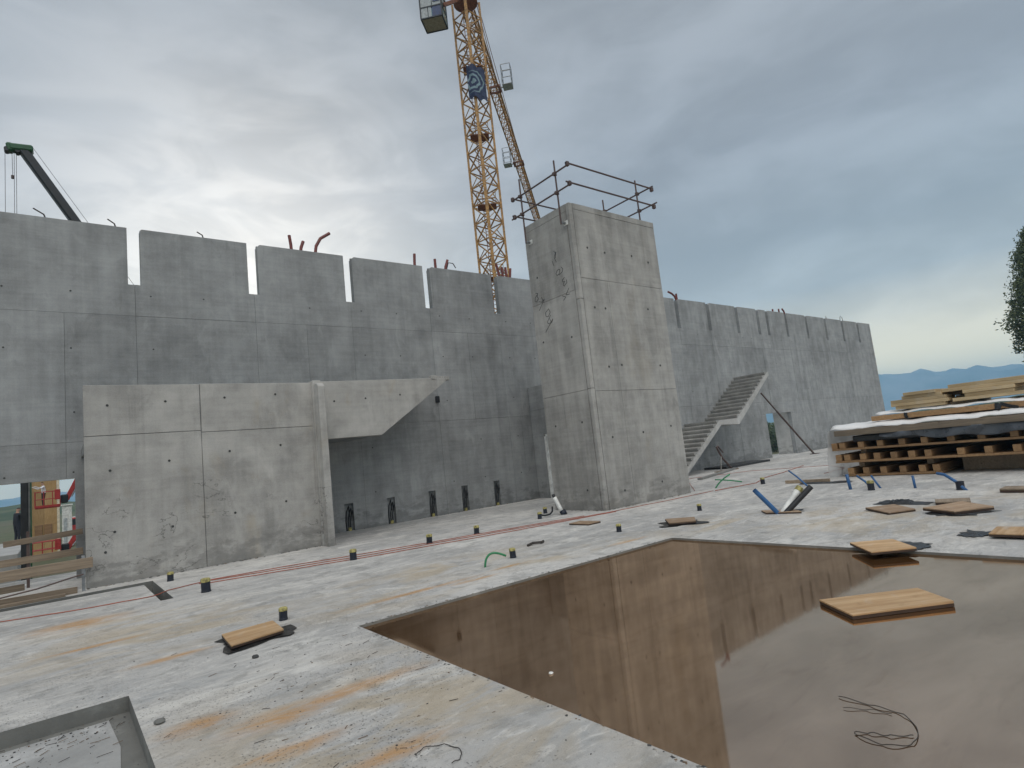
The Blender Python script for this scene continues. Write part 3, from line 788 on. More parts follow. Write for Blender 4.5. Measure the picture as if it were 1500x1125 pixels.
cpanel('cab_panel', -1, 1, -1, -.05, -1, -.15, 'greyw'); cpanel('cab_panel', -1, -.05, -1, -1, -1, -.15, 'cabblue')
cpanel('cab_panel', -1, 1, -1, -.1, -.15, 1, 'greyw'); cpanel('cab_panel', -1, -.1, -1, -1, -.15, 1, 'greyw')
t = NT('cab_glass'); t.b.inputs['Transmission Weight'].default_value = .75
M['glass'] = t.fin((.55, .74, .74), .08)
cpanel('cab_window', -1, -1, 1, -1, -1, 1, 'glass'); cpanel('cab_window', -1, 1, 1, 1, -.15, 1, 'glass'); cpanel('cab_window', 1, -1, 1, 1, -1, 1, 'glass')
MB().obox(cpt(0, 0, 1)+UP*.05, cj, ck, UP, cl_+.08, cw+.08, .05).build('cab_roof', 'greyw', cab)
MB().obox(cpt(-1.03, -.55, .35), cj, ck, UP, .03, .28, .22).build('cab_hatch', 'cabblue', cab)
MB().bar(cpt(-.2, -1, .2), Vector((MX, MY, MZT+.6)), .25).build('cab_arm', 'crane_dark', cab)
# banner folded round the near chord
def banner_mat():
    t = NT('blue_banner_print'); o = t.obj(); x, y, z = t.sep(o)
    x = t.math('ADD', x, t.math('MULTIPLY', t.math('SUBTRACT', t.noise(o, 1.1, 2), .5), .5))
    ax = t.math('ABSOLUTE', t.math('MULTIPLY', x, 1.25)); az = t.math('ABSOLUTE', z)
    hx = t.math('MAXIMUM', az, t.math('ADD', t.math('MULTIPLY', az, .5), t.math('MULTIPLY', ax, .866)))
    ring = t.math('SINE', t.math('ADD', t.math('MULTIPLY', hx, 15.), t.math('MULTIPLY', x, 2.2)))
    f = t.mr(ring, .0, .25); f = t.math('MULTIPLY', f, t.mr(hx, .95, .85))
    c = t.mix(f, (.022, .034, .085), (.20, .29, .33))
    return t.fin(c, .7)
M['banner'] = banner_mat()
bc = cor[0] - vd*.34 + UP*31.1
bn = MB(); NX, NZ = 12, 8; W_, H_ = 1.42, 2.8
for i in range(NX+1):
    for k in range(NZ+1):
        u = (i/NX-.35)*W_; v = (k/NZ-.5)*H_
        back = abs(u)*.62+.05*math.sin(k*1.3+i)
        sag = .45*u*(.35 if u > 0 else .7)
        bn.v.append(tuple(Vector(bc) - vs*u + vd*back + UP*(v - sag - .12*(math.sin(i*1.1) if k in (0, NZ) else 0))))
for i in range(NX):
    for k in range(NZ): o = i*(NZ+1)+k; bn.f.append([o, o+NZ+1, o+NZ+2, o+1]); bn.mi.append(0)
ban = bn.build('banner', 'banner', None, origin=bc)
ban.rotation_euler = (0, 0, 0)
# give the cloth its own frame so that the print follows it
yawb = math.atan2(-vs.y, -vs.x); rot = Matrix.Rotation(-yawb, 4, 'Z'); ban.data.transform(rot); ban.rotation_euler = (0, 0, yawb)
md = ban.modifiers.new('thick', 'SOLIDIFY'); md.thickness = .012
tag(ban, 'dark blue banner with pale swirling print tied to the crane mast', 'banner')

# ================================================================== MOBILE CRANE behind the wall
mc = thing('mobile_crane', 'dark telescopic crane boom with a green head behind the wall', 'crane', (4., 26, -2.4))
pa, pb_ = Vector((-.78, 26, 14.35)), Vector((.66, 26, 11.95)); dd = (pb_-pa).normalized()
end = pa+dd*((14.35-.2)/-dd.z)
MB().bar(pa-dd*.16, pa+dd*6, .30, .34, up=(0, 1, 0)).build('boom_section', 'boomdark', mc, bevel=.05)
MB().bar(pa+dd*5.9, end, .38, .42, up=(0, 1, 0)).build('boom_section', 'boomdark', mc, bevel=.05)
hd = MB(); hd.obox(pa+Vector((-.10, 0, .12)), (1, 0, .1), (0, 1, 0), (-.1, 0, 1), .34, .20, .12)
hd.obox(pa+Vector((-.42, 0, .08)), (1, 0, .1), (0, 1, 0), (-.1, 0, 1), .10, .17, .16)
hd.build('boom_head', 'boomgreen', mc, bevel=.05)
for dx, r_ in ((-.50, .08), (-.2, .07)):
    n = 14; MB().prism([(pa.x+dx+r_*math.cos(k*2*math.pi/n), pa.z+r_*math.sin(k*2*math.pi/n)-.02) for k in range(n)], 'xz', 25.85, 26.15).build('sheave', 'boomdark', mc)
for dx in (.22,): MB().tube([pa+Vector((dx, 0, .26)), pa+dd*8+Vector((.30, 0, .25))], .008, 5).build('hoist_rope', 'cable', mc)
for dx in (-.55, -.36, -.30, -.24): MB().tube([pa+Vector((dx, 0, -.05)), pa+Vector((dx+.02, 0, -9 if dx != -.36 else -1.0))], .008, 5).build('hoist_rope', 'cable', mc)
MB().tube([pa+Vector((-.345, 0, -.95)), pa+Vector((-.345, 0, -1.07))], .045, 10).build('hook_weight', 'rail', mc)
ch_ = MB(); ch_.box(end.x-5, end.x+3.5, 24.8, 27.2, -1.7, -.5); ch_.build('carrier', 'boomgreen', mc, bevel=.08)
MB().box(end.x-1.5, end.x+2.4, 25.0, 27.0, -.48, 1.2).build('superstructure', 'boomgreen', mc, bevel=.1)
for xw in (-4.2, -2.6, 1., 2.6):
    for yw in (24.75, 26.85):
        n = 16; MB().prism([(end.x+xw+.62*math.cos(k*2*math.pi/n), -1.78+.62*math.sin(k*2*math.pi/n)) for k in range(n)], 'xz', yw, yw+.4).build('wheel', 'black', mc, bevel=.04)

# ================================================================== SMALL THINGS ON THE SLAB
def sleeve(x, y, label, s=1., lean=0., rz=0., cap=True):
    e_ = thing('pipe_sleeve', label, 'pipe sleeve', (x, y, 0), 'capped pipe sleeves on the slab')
    n = 14; h = .125*s; r_ = .056*s
    def ring(z, k): return [Vector((math.cos(a*2*math.pi/n)*k+lean*z, math.sin(a*2*math.pi/n)*k, z)) for a in range(n)]
    def loft(rs, name, mat):
        mb = MB(); vs_ = [v for q in rs for v in q]; fs = []
        for i in range(len(rs)-1):
            for a in range(n): b = (a+1) % n; fs.append((i*n+a, i*n+b, (i+1)*n+b, (i+1)*n+a))
        fs.append(tuple((len(rs)-1)*n+a for a in range(n))); fs.append(tuple(range(n))[::-1])
        mb.add(vs_, fs); o = mb.build(name, mat); o.parent = e_; return o
    loft([ring(-.02, r_*1.02), ring(.02, r_*1.02), ring(.024, r_*.96), ring(h, r_*.96)], 'sleeve_body', 'navy')
    if cap: loft([ring(h-.004, r_*1.02), ring(h+.012*s, r_*1.03), ring(h+.034*s, r_*.98), ring(h+.042*s, r_*.72)], 'cap', 'capy')
    e_.rotation_euler = (0, 0, rz)
    return e_
for (x, y, s, lb_) in ((1.80, 10.38, 1.25, 'black pipe sleeve with yellow cap just right of the corner trench'), (2.03, 7.22, .85, 'small black pipe sleeve behind the plywood cover on black film'),
        (4.25, 10.54, 1.15, 'yellow capped sleeve on the red hoses nearest the concrete fin'), (5.89, 10.63, 1.1, 'yellow capped sleeve on the red hoses, second from the concrete fin'),
        (7.03, 10.61, 1.05, 'yellow capped sleeve on the red hoses, third from the concrete fin'), (5.59, 7.48, .9, 'black and yellow sleeve right of the green hoop'),
        (8.01, 7.45, .85, 'dark sleeve with pale cap between the tower and the water corner'), (10.64, 7.55, .85, 'dark sleeve standing in front of the tower right corner'),
        (15.74, 8.95, 1.1, 'black sleeve on the slab beyond the blue and white pipes'), (9.88, 11.65, .95, 'black sleeve beside the left foot of the tower'),
        (9.06, 10.91, .95, 'yellow topped sleeve with a black cable left of the tower foot'), (1.59, 12.44, .95, 'low sleeve close to the foot of the pale wall'),
        (13.84, 5.42, 1.25, 'capped sleeve between blue pipe stubs under the timber stack')):
    sleeve(x, y, lb_, s, random.uniform(-.08, .08), random.uniform(0, 3))

def quad_board(label, q, z, th, mat='ply', tilt=0., name='plywood_cover', film=None):
    # q: four floor corners
    c = sum((Vector((*p_, 0)) for p_ in q), Vector())/4
    e_ = thing(name, label, 'board', (c.x, c.y, z), 'plywood covers on the slab')
    ax = (Vector((*q[1], 0))-Vector((*q[0], 0))).normalized(); ang = math.atan2(ax.y, ax.x)
    Rm = Matrix.Rotation(-ang, 3, 'Z')
    lq = [Rm @ (Vector((*p_, 0))-c) for p_ in q]
    mb = MB(); n = 4
    vs_ = [(p_.x, p_.y, 0.) for p_ in lq]+[(p_.x, p_.y, th) for p_ in lq]
    o = MB().add([(v[0]*.998, v[1]*.998, v[2]*.6+.001) for v in vs_], [(3, 2, 1, 0), (4, 5, 6, 7)]+[(i, (i+1) % 4, (i+1) % 4+4, i+4) for i in range(4)]).build('core', 'plyedge'); o.parent = e_
    o = MB().add([(v[0], v[1], th*.62+v[2]*.38+(.006 if i_ == 6 else 0)) for i_, v in enumerate(vs_)], [(3, 2, 1, 0), (4, 5, 6, 7)]+[(i, (i+1) % 4, (i+1) % 4+4, i+4) for i in range(4)]).build('face_veneer', mat, bevel=.003); o.parent = e_
    e_.rotation_euler = (R(tilt), 0, ang)
    return e_
def film_patch(label, cx, cy, rx, ry, ang=0., seed=1, z=.004, name='tar_film', mat='foil', bumpy=.012):
    r_ = random.Random(seed); n = 26; mb = MB()
    pts = []
    for k in range(n):
        a = k*2*math.pi/n; sq = 1/max(abs(math.cos(a)), abs(math.sin(a)))*.8
        f = sq*r_.uniform(.70, 1.15); pts.append((math.cos(a)*f*rx, math.sin(a)*f*ry))
    vs_ = [(0, 0, .01)]+[(p_[0]*.55, p_[1]*.55, r_.uniform(.004, bumpy*1.6)) for p_ in pts]+[(p_[0], p_[1], r_.uniform(0, bumpy)) for p_ in pts]
    fs = [(0, 1+k, 1+(k+1) % n) for k in range(n)]+[(1+k, 1+n+k, 1+n+(k+1) % n, 1+(k+1) % n) for k in range(n)]
    o = mb.add(vs_, fs).build(name, mat); o.location = (cx, cy, z); o.rotation_euler = (0, 0, R(ang))
    md = o.modifiers.new('thick', 'SOLIDIFY'); md.thickness = .004; md.offset = 1
    return tag(o, label, 'film', 'black film scraps on the slab')
film_patch('torn black film round the near plywood cover', 1.62, 6.72, .43, .43, 5, 2)
quad_board('orange plywood cover lying on black film near the left trench', [(1.34, 7.0), (1.87, 7.05), (1.83, 6.52), (1.31, 6.42)], .028, .035)
quad_board('small damp plywood cover on the floor left of the tower front', [(8.45, 9.24), (8.81, 9.28), (8.82, 8.68), (8.47, 8.69)], .004, .03, 'plyd')
film_patch('thin black film under the plywood cover before the tower', 9.07, 6.88, .5, .42, -40, 4)
quad_board('pale plywood cover on black film in front of the tower', [(9.13, 7.28), (9.45, 6.84), (9.03, 6.52), (8.70, 6.86)], .026, .04, 'plyd')
film_patch('black film scrap at the far edge of the water', 7.98, 2.85, .33, .28, 10, 5)
quad_board('orange plywood sheet bridging the far edge of the water', [(7.77, 3.40), (8.12, 3.04), (7.66, 2.64), (7.28, 2.97)], .028, .035)
quad_board('large plywood sheet lying in the standing water', [(5.38, 2.70), (6.12, 2.16), (5.80, 1.80), (5.08, 2.30)], -.028, .042)
quad_board('damp plywood sheet left of its neighbour before the timber stack', [(10.86, 4.40), (11.29, 4.11), (10.84, 3.65), (10.42, 3.89)], .006, .04, 'plyd', 1.5)
film_patch('black film edge under the right damp plywood sheet', 10.7, 3.05, .45, .40, -30, 8)
quad_board('damp plywood sheet with tilted dark edge, farther right before the stack', [(10.66, 3.49), (11.4, 3.17), (10.98, 2.67), (10.44, 3.02)], .026, .05, 'plyd', 2.)
quad_board('narrow grey board lying behind the damp plywood sheets', [(11.55, 3.58), (11.9, 3.69), (12.05, 3.23), (11.62, 3.11)], .004, .05, 'oldboard')
film_patch('black film torn beside the pale board at the right edge', 8.98, 2.42, .30, .20, 0, 9)
quad_board('pale plywood board near the right edge of the slab', [(8.70, 2.22), (9.20, 2.25), (9.3, 1.35), (8.72, 1.3)], .026, .04, 'ply')
quad_board('grey board at the right edge close to the timber stack', [(13.1, 3.06), (13.5, 3.06), (13.5, 2.2), (13.05, 2.2)], .004, .07, 'oldboard')

# crumpled black film heap
r_ = random.Random(21); mb = MB(); NU, NV = 22, 9
for i in range(NU):
    for j in range(NV):
        u, v = i/(NU-1), j/(NV-1)
        env = math.sin(math.pi*min(1, max(0, u)))**.6*math.sin(math.pi*v)**.5
        mb.v.append((11.75+.35*(v-.5)+r_.uniform(-.02, .02), 4.55-.85*u+r_.uniform(-.02, .02), .006+env*(.03+.05*r_.random())*(1 if u < .65 else .4)))
for i in range(NU-1):
    for j in range(NV-1): o = i*NV+j; mb.f.append([o, o+NV, o+NV+1, o+1]); mb.mi.append(0)
hp = mb.build('crumpled_film', 'foil', smooth=True); tag(hp, 'crumpled heap of black film behind the damp plywood sheets', 'film')

# upright pipe bundle: blue, white, black, leaning out of a plywood-covered hole
pv = thing('pipe_bundle', 'blue and white pipes leaning in a V from a covered hole', 'pipes', (10.4, 5.68, 0))
def ppipe(name, a, b, r0_, mat, n=14, hollow=True):
    mb = MB(); a, b = Vector(a), Vector(b); mb.tube([a, b], r0_, n, cap=not hollow)
    if hollow: mb.tube([b, a.lerp(b, .7)], r0_*.86, n, cap=False); d = (b-a).normalized(); mb.tube([a.lerp(b, .71), a.lerp(b, .715)], r0_*.85, n)
    return mb.build(name, mat, pv, smooth=True)
RVx = Vector((.78, -.62, 0))     # sideways as the pipes spread
b0 = Vector((10.40, 5.68, -.03))
ppipe('blue_pipe', b0, b0 - RVx*.40 + Vector((0, 0, .50)), .042, 'blue')
ppipe('white_pipe', b0+Vector((.04, -.02, 0)), b0 + RVx*.46 + Vector((.05, .05, .44)), .062, 'white')
cp = b0 + RVx*.46 + Vector((.05, .05, .44)); d_ = (cp-b0).normalized()
MB().tube([cp-d_*.07, cp+d_*.015], .067, 14).build('yellow_end_cap', 'capy', pv)
ppipe('black_pipe', b0+Vector((.02, -.06, 0)), b0 + RVx*.62 + Vector((-.05, -.05, .46)), .05, 'black')
quad_board('broken plywood cover round the leaning pipes', [(10.55, 6.12), (10.72, 5.55), (10.45, 5.30), (10.28, 5.88)], .004, .03, 'plyd')
film_patch('black film under the leaning pipes cover', 10.62, 5.72, .42, .22, -55, 14)

def stubpipe(pts, r_, mat, label, name='pipe_stub', cat='pipe'):
    o = MB().tube(pts, r_, 10).build(name, mat, None, smooth=True, origin=(pts[0][0], pts[0][1], 0))
    return tag(o, label, cat, 'pipe stubs rising from the slab')
stubpipe([(14.03, 5.92, -.02), (14.0, 5.94, .34)], .035, 'blue', 'thick blue pipe stub standing upright before the stack corner')
stubpipe([(13.95, 5.44, 0.02), (14.1, 5.62, .16), (14.3, 5.85, .27)], .024, 'blue', 'thin blue pipe leaning left onto the capped sleeve')
stubpipe([(14.19, 5.36, -.02), (14.28, 5.55, .27)], .022, 'blue', 'thin blue pipe leaning left, right of the capped sleeve')
stubpipe([(14.08, 4.67, -.02), (14.08, 4.68, .26)], .026, 'blue', 'short straight blue pipe stub alone before the timber stack')
stubpipe([(13.59, 3.66, -.02), (13.7, 3.85, .16), (13.85, 4.05, .28), (13.95, 4.2, .30)], .03, 'blue', 'curved blue pipe stub nearest the right edge')
sleeve(13.68, 3.78, 'dark blue sleeve at the foot of the curved blue stub', 1.3, cap=False)
stubpipe([(14.94, 7.3, -.02), (15.1, 7.62, .22), (15.25, 7.9, .38)], .022, 'blue', 'thin slanted blue pipe standing by the grey film')
film_patch('flat dark grey film behind the leaning pipes', 15.6, 7.2, .28, .75, 10, 17)
o = MB().obox((15.75, 7.7, .045), Vector((.15, -1, 0)).normalized(), Vector((1, .15, 0)).normalized(), (0, 0, 1), .55, .05, .04).build('wooden_batten', 'oldboard', origin=(15.75, 7.7, 0)); tag(o, 'dark wooden batten lying behind the slanted blue pipe', 'batten')
# green hoop and green crossed tubes
o = MB().tube(arc((4.93, 7.31, -.02), (4.96, 7.32, .30), (5.22, 7.16, .12), 12), .016, 8).build('green_hoop', 'green', None, smooth=True, origin=(5, 7.3, 0)); tag(o, 'green hose hoop curving out of the slab by the water', 'hose')
o = MB().tube(arc((14.9, 9.95, -.02), (15.0, 9.85, .2), (15.2, 9.6, .36), 6), .02, 8).build('green_hose', 'green', None, smooth=True, origin=(14.9, 9.95, 0)); tag(o, 'green tube leaning right behind the tower corner', 'hose', 'crossed green tubes')
o = MB().tube(arc((15.35, 9.35, .12), (15.1, 9.7, .22), (14.95, 9.95, .24), 6), .018, 8).build('green_hose', 'green', None, smooth=True, origin=(15.3, 9.4, 0)); tag(o, 'green tube lying across its upright twin right of the tower', 'hose', 'crossed green tubes')
# white tube and dark cable left of the tower foot
wt = thing('sealed_tube', 'white tube wrapped in blue tape leaning at the tower left foot', 'tube', (9.75, 10.95, 0))
MB().tube([(9.78, 10.85, -.01), (9.72, 11.05, .42)], .052, 12).build('tube', 'white', wt, smooth=True)
MB().tube([(9.72, 11.05, .40), (9.71, 11.08, .50)], .040, 12).build('tape_top', 'black', wt, smooth=True)
MB().tube([(9.79, 10.82, -.01), (9.77, 10.88, .09)], .075, 12).build('tape_foot', 'navy', wt, smooth=True)
o = MB().tube([Vector(p_) for p_ in ((9.08, 10.9, .09), (9.25, 10.93, .05), (9.45, 10.98, .05), (9.6, 11.05, .10), (9.66, 11.1, .2))], .022, 7).build('black_cable', 'black', None, smooth=True, origin=(9.3, 11, 0)); tag(o, 'thick black cable from the sleeve to the white tube', 'cable')
o = MB().tube([(6.35, 8.05, .02), (6.5, 8.08, .035), (6.62, 8.0, .03), (6.75, 8.1, .02)], .022, 7).build('bent_offcut', 'wire', None, origin=(6.5, 8, 0)); tag(o, 'short dark offcut lying right of the green hoop', 'offcut')

# red hoses
def hose(pts, label, r_=.0075, amp=.016):
    o = MB().tube(wob([(*p_, r_+.002) for p_ in pts], amp, 5), r_, 6).build('red_hose', 'redhose', None, smooth=True, origin=(*pts[0], 0)); tag(o, label, 'hose', 'red hoses on the slab')
hose([(-2.5, 12.0), (-.66, 11.47), (.19, 11.13), (1.17, 10.98), (1.39, 11.27), (1.98, 11.50), (3.1, 11.15), (4.35, 10.76), (5.79, 10.52), (7.2, 10.25), (9.0, 9.91), (10.1, 9.72), (12.2, 9.6), (14.2, 9.55)], 'long red hose running from the left edge past the corner trench to the tower')
hose([(1.95, 11.22), (3.2, 10.85), (4.4, 10.50), (5.9, 10.22), (7.4, 9.95), (9.1, 9.74), (10.3, 9.60)], 'red hose nearest the water of the three before the fin')
hose([(1.95, 11.22), (1.88, 11.36), (2.1, 11.55), (3.3, 11.35), (4.5, 11.02), (5.9, 10.70), (7.3, 10.42), (8.6, 10.15), (9.6, 9.95)], 'red hose nearest the pale wall of the three before the fin')
hose([(14.3, 10.2), (18.2, 13.3), (20.63, 12.13), (21.45, 9.62), (20.0, 8.5), (18.3, 8.4)], 'red hose curving behind the tower towards the timber stack')
hose([(14.2, 9.5), (16.0, 9.3), (17.5, 9.9), (19.3, 10.2), (22, 10.8)], 'red hose running right from the tower foot', .010)

# wires
def wire(pts, label, z, r_=.0026):
    n = []
    for i in range(len(pts)-1):
        p0 = pts[max(i-1, 0)]; p1 = pts[i]; p2 = pts[i+1]; p3 = pts[min(i+2, len(pts)-1)]
        for k in range(6):
            t = k/6; q = []
            for c in range(2):
                a0 = 2*p1[c]; a1 = p2[c]-p0[c]; a2 = 2*p0[c]-5*p1[c]+4*p2[c]-p3[c]; a3 = -p0[c]+3*p1[c]-3*p2[c]+p3[c]
                q.append(.5*(a0+a1*t+a2*t*t+a3*t**3))
            n.append((q[0], q[1], z+.004*math.sin(i+k)))
    n.append((*pts[-1], z))
    o = MB().tube(n, r_, 5).build('tie_wire', 'wire', None, origin=(*pts[0], z)); tag(o, label, 'wire', 'loose wires')
wire([(3.63, 1.80), (3.62, 1.60), (3.60, 1.45), (3.46, 1.34), (3.30, 1.32), (3.22, 1.42), (3.25, 1.56), (3.30, 1.50), (3.33, 1.42), (3.40, 1.34)], 'looped dark wire floating in the standing water', -.023)
wire([(3.5, 1.72), (3.56, 1.60), (3.58, 1.5)], 'short straight wire beside the looped wire in the water', -.023, .002)
wire([(1.55, 3.16), (1.62, 3.20), (1.72, 3.14), (1.75, 3.02), (1.70, 2.94), (1.64, 2.93)], 'bent wire loop on the slab at the bottom edge', .008)

# loose grit, chips and splinters: nobody could count them
r_ = random.Random(5); mb = MB()
def chip(x, y, z, s, flat=.5):
    a = r_.uniform(0, 6.28); ax = Vector((math.cos(a), math.sin(a), 0)); ay = Vector((-ax.y, ax.x, r_.uniform(-.2, .2)))
    c = Vector((x, y, z+s*flat*.5)); vs_ = []
    for k in (-1, 1):
        for i, j in ((-1, -1), (1, -1), (1, 1), (-1, 1)):
            vs_.append(c+ax*i*s*r_.uniform(.5, 1.1)+ay*j*s*r_.uniform(.3, .9)+UP*k*s*flat*r_.uniform(.4, .7))
    mb.add(vs_, [(3, 2, 1, 0), (4, 5, 6, 7), (0, 1, 5, 4), (1, 2, 6, 5), (2, 3, 7, 6), (3, 0, 4, 7)], r_.choice((0, 0, 1, 2)))
for k in range(1300):
    if k < 650: x, y = r_.gauss(1.5, .7), r_.gauss(4.6, 1.3)
    elif k < 1100: x, y = r_.uniform(-2, 8), r_.uniform(2, 9)
    else: x, y = r_.uniform(8, 14), r_.uniform(2, 7)
    if hole(x, y) is not None or x < .5 and 1.5 < y < 6.0: continue
    s = .0015+.006*r_.random()**5
    chip(x, y, 0, s)
for k in range(260): chip(r_.uniform(-.6, .42), r_.gauss(5.75, .14) if k < 150 else r_.uniform(3, 5.9), -.114, .0025+.006*r_.random()**3)
for k in range(150): chip(2.44+r_.gauss(0, .015), r_.uniform(1.5, 6.1), -.002, .004+.009*r_.random()**2, .35)
for k in range(90): chip(r_.uniform(2.46, 7.7), 6.115+r_.gauss(0, .015), -.002, .006+.012*r_.random()**2, .35)
for k in range(420):
    q = r_.random()
    if q < .4: x, y = r_.uniform(.42, 4.7), YF-.01-abs(r_.gauss(0, .03))
    elif q < .6: x, y = r_.uniform(10.45, 13.9), TY0-.01-abs(r_.gauss(0, .03))
    elif q < .7: x, y = TX0-.01-abs(r_.gauss(0, .03)), r_.uniform(10.1, 11.8)
    else: x, y = r_.uniform(5, 13), YW-.01-abs(r_.gauss(0, .03))
    chip(x, y, -.004, .006+.022*r_.random()**3, .5)
tag(mb.build('grit', ['tie', 'c_bare', 'brownstuff']), 'loose grit and chips scattered over the slab', 'grit', kind='stuff')
mb = MB()
for k in range(95):
    if k < 45: x, y, z = r_.uniform(-.7, .40), r_.gauss(5.6, .25), -.11
    else:
        x, y, z = r_.gauss(1.5, .7), r_.gauss(4.9, 1.3), .004
        if hole(x, y) is not None or x < .5 and 1.5 < y < 6.0: continue
    if z < 0 and not 1.7 < y < 5.92: continue
    a = r_.uniform(-.9, .9); L = r_.uniform(.015, .07)*(1 if r_.random() < .88 else 1.9)
    mb.bar((x, y, z), (x+L*math.cos(a), y+L*math.sin(a), z+r_.uniform(0, .01)), r_.uniform(.0015, .004), .003, mi=r_.choice((0, 1)))
tag(mb.build('splinters', ['wire', 'brownstuff']), 'wood splinters and wire ends strewn on the near slab', 'splinters', kind='stuff')
for k, (x, y, s, lb_) in enumerate(((.55, 5.05, .035, 'grey pebble on the slab beside the near trench'), (2.85, 3.5, .018, 'pale chip of rubble lying in the standing water near its edge'), (1.42, 6.0, .03, 'small dark stone below the plywood cover on black film'))):
    me = bpy.data.meshes.new('rubble_stone'); bm = bmesh.new(); bmesh.ops.create_icosphere(bm, subdivisions=2, radius=s)
    for v in bm.verts: v.co *= r_.uniform(.8, 1.15); v.co.z *= .6
    bm.to_mesh(me); bm.free(); me.materials.append(M[('c_bare', 'white', 'tie')[k]])
    o = bpy.data.objects.new('rubble_stone', me); col.objects.link(o); o.location = (x, y, s*.4 if k != 1 else -.025); tag(o, lb_, 'stone', 'single stones')

# ================================================================== PROPS AND PLANKS BY THE STAIR
pr_ = thing('shoring_prop', 'slim dark steel prop holding the upper stair flight', 'prop', (29.6, 13.9, 0))
MB().tube([(25.53, 13.93, 3.14), (29.55, 13.9, .02)], [.035, .035], 8).build('prop_tube', 'rail', pr_)
MB().tube([(26.7, 13.922, 2.23), (29.55, 13.9, .03)], .045, 8).build('outer_tube', 'rail', pr_)
MB().box(29.45, 29.85, 13.75, 14.05, .002, .03).build('foot_plate', 'rail', pr_)
sb = thing('prop_foot_frame', 'short folded steel prop standing under the stair', 'prop', (21.6, 13.6, 0))
MB().tube([(20.9, 13.6, .95), (21.15, 13.6, .55), (21.75, 13.6, .04)], .04, 8).build('prop_tube', 'rail', sb)
MB().tube([(20.85, 13.6, .98), (21.0, 13.62, 1.02), (21.3, 13.62, .75)], .03, 8).build('prop_arm', 'rail', sb)
MB().tube([(21.1, 13.6, .62), (20.95, 13.6, .03)], .025, 8).build('prop_leg', 'c_stair', sb)
MB().box(20.7, 22.0, 13.45, 13.75, .002, .03).build('foot_plate', 'oldboard', sb)
o = MB().obox((19.9, 13.0, .035), Vector((.96, .28, 0)), Vector((-.28, .96, 0)), (0, 0, 1), 2.3, .09, .03).build('long_plank', 'c_stair', origin=(19.9, 13.0, 0)); tag(o, 'long pale plank lying on the floor before the stair', 'plank')
o = MB().box(22.3, 25.9, 14.2, 15.3, .003, .09).build('formwork_sheet', 'foil', bevel=.01, origin=(24, 14.7, 0)); tag(o, 'flat dark formwork sheet on the floor under the stair', 'sheet')
#PART4
# ================================================================== TIMBER STACK on the right
def joist_panel(label, y0, y1, z, x0, joists, jh=.17, L=4.6, dk=.055, jw=.15):
    e_ = thing('joist_panel', label, 'timber panel', (x0, y0, z), 'stacked joist panels')
    MB().box(x0, x0+L, y1, y0, z, z+dk).build('deck', 'timber', e_, bevel=.006)
    for y in joists:
        MB().box(x0+.03, x0+L-.05, y-jw/2, y+jw/2, z+dk+.001, z+dk+jh).build('joist', 'timber', e_, bevel=.008)
    return e_
def ysp(a, n, s, rg): return [a-k*s+rg.uniform(-.05, .05) for k in range(n)]
rg = random.Random(4)
joist_panel('bottom joist panel of the stack, shorter than those above', 7.2, 5.0, .012, 17.0, [7.10, 6.72, 6.3, 5.85, 5.42, 5.12], .17, 3.6)
for y in (6.9, 5.3): tag(MB().box(17.3, 19.2, y-.07, y+.07, .241, .382).build('bearer', 'oldboard', origin=(17.3, y, .24)), 'dark bearer between the two lowest joist panels, %s one' % ('left' if y > 6 else 'right'), 'bearer')
joist_panel('middle joist panel of the timber stack', 7.42, .4, .385, 16.95, [7.34, 7.12, 6.72, 6.38, 5.98, 5.58, 5.22, 4.55, 4.02, 3.5, 3.0, 2.5, 2.0, 1.5, 1.0, .5], .165, 4.6)
for y in (6.8, 3.2): tag(MB().box(17.3, 19.2, y-.07, y+.07, .607, .718).build('bearer', 'oldboard', origin=(17.3, y, .6)), 'dark bearer under the top joist panel, %s one' % ('left' if y > 6 else 'right'), 'bearer')
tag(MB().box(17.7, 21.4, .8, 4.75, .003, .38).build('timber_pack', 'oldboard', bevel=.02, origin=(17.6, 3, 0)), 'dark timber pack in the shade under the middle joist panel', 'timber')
joist_panel('top joist panel of the timber stack with widely spaced joists', 7.46, .4, .722, 16.95, [7.40, 7.2, 6.72, 6.25, 5.75, 5.25, 4.7, 4.1, 3.5, 2.9, 2.3, 1.7], .15, 4.6)
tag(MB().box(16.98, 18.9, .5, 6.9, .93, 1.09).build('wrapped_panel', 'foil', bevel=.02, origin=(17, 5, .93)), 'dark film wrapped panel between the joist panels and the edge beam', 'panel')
# dark film hanging below the edge beam
mb = MB(); NU, NV = 50, 7; rg = random.Random(8)
ph = [rg.uniform(0, 6) for _ in range(4)]
for i in range(NU):
    y = 6.2-(6.2-.6)*i/(NU-1); low = 1.12-(.08+.15*math.sin(min(1, i/18)*math.pi/2)+.03*math.sin(i*.7))
    for j in range(NV):
        f = j/(NV-1); mb.v.append((16.90+.04*math.sin(i*.55+ph[0]+f*2)+.02*math.sin(i*1.3+ph[1])-.03*f, y, 1.13*(1-f)+low*f))
for i in range(NU-1):
    for j in range(NV-1): o = i*NV+j; mb.f.append([o, o+NV, o+NV+1, o+1]); mb.mi.append(0)
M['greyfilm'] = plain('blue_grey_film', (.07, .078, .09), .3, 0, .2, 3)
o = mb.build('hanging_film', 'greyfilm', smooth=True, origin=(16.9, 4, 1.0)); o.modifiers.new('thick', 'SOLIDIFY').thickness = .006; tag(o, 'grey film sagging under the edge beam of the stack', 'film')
o = MB().box(16.86, 17.0, .3, 7.30, 1.115, 1.265).build('edge_beam', 'oldboardy', bevel=.008, origin=(16.9, 4, 1.1)); tag(o, 'long weathered beam along the front of the timber stack', 'beam')
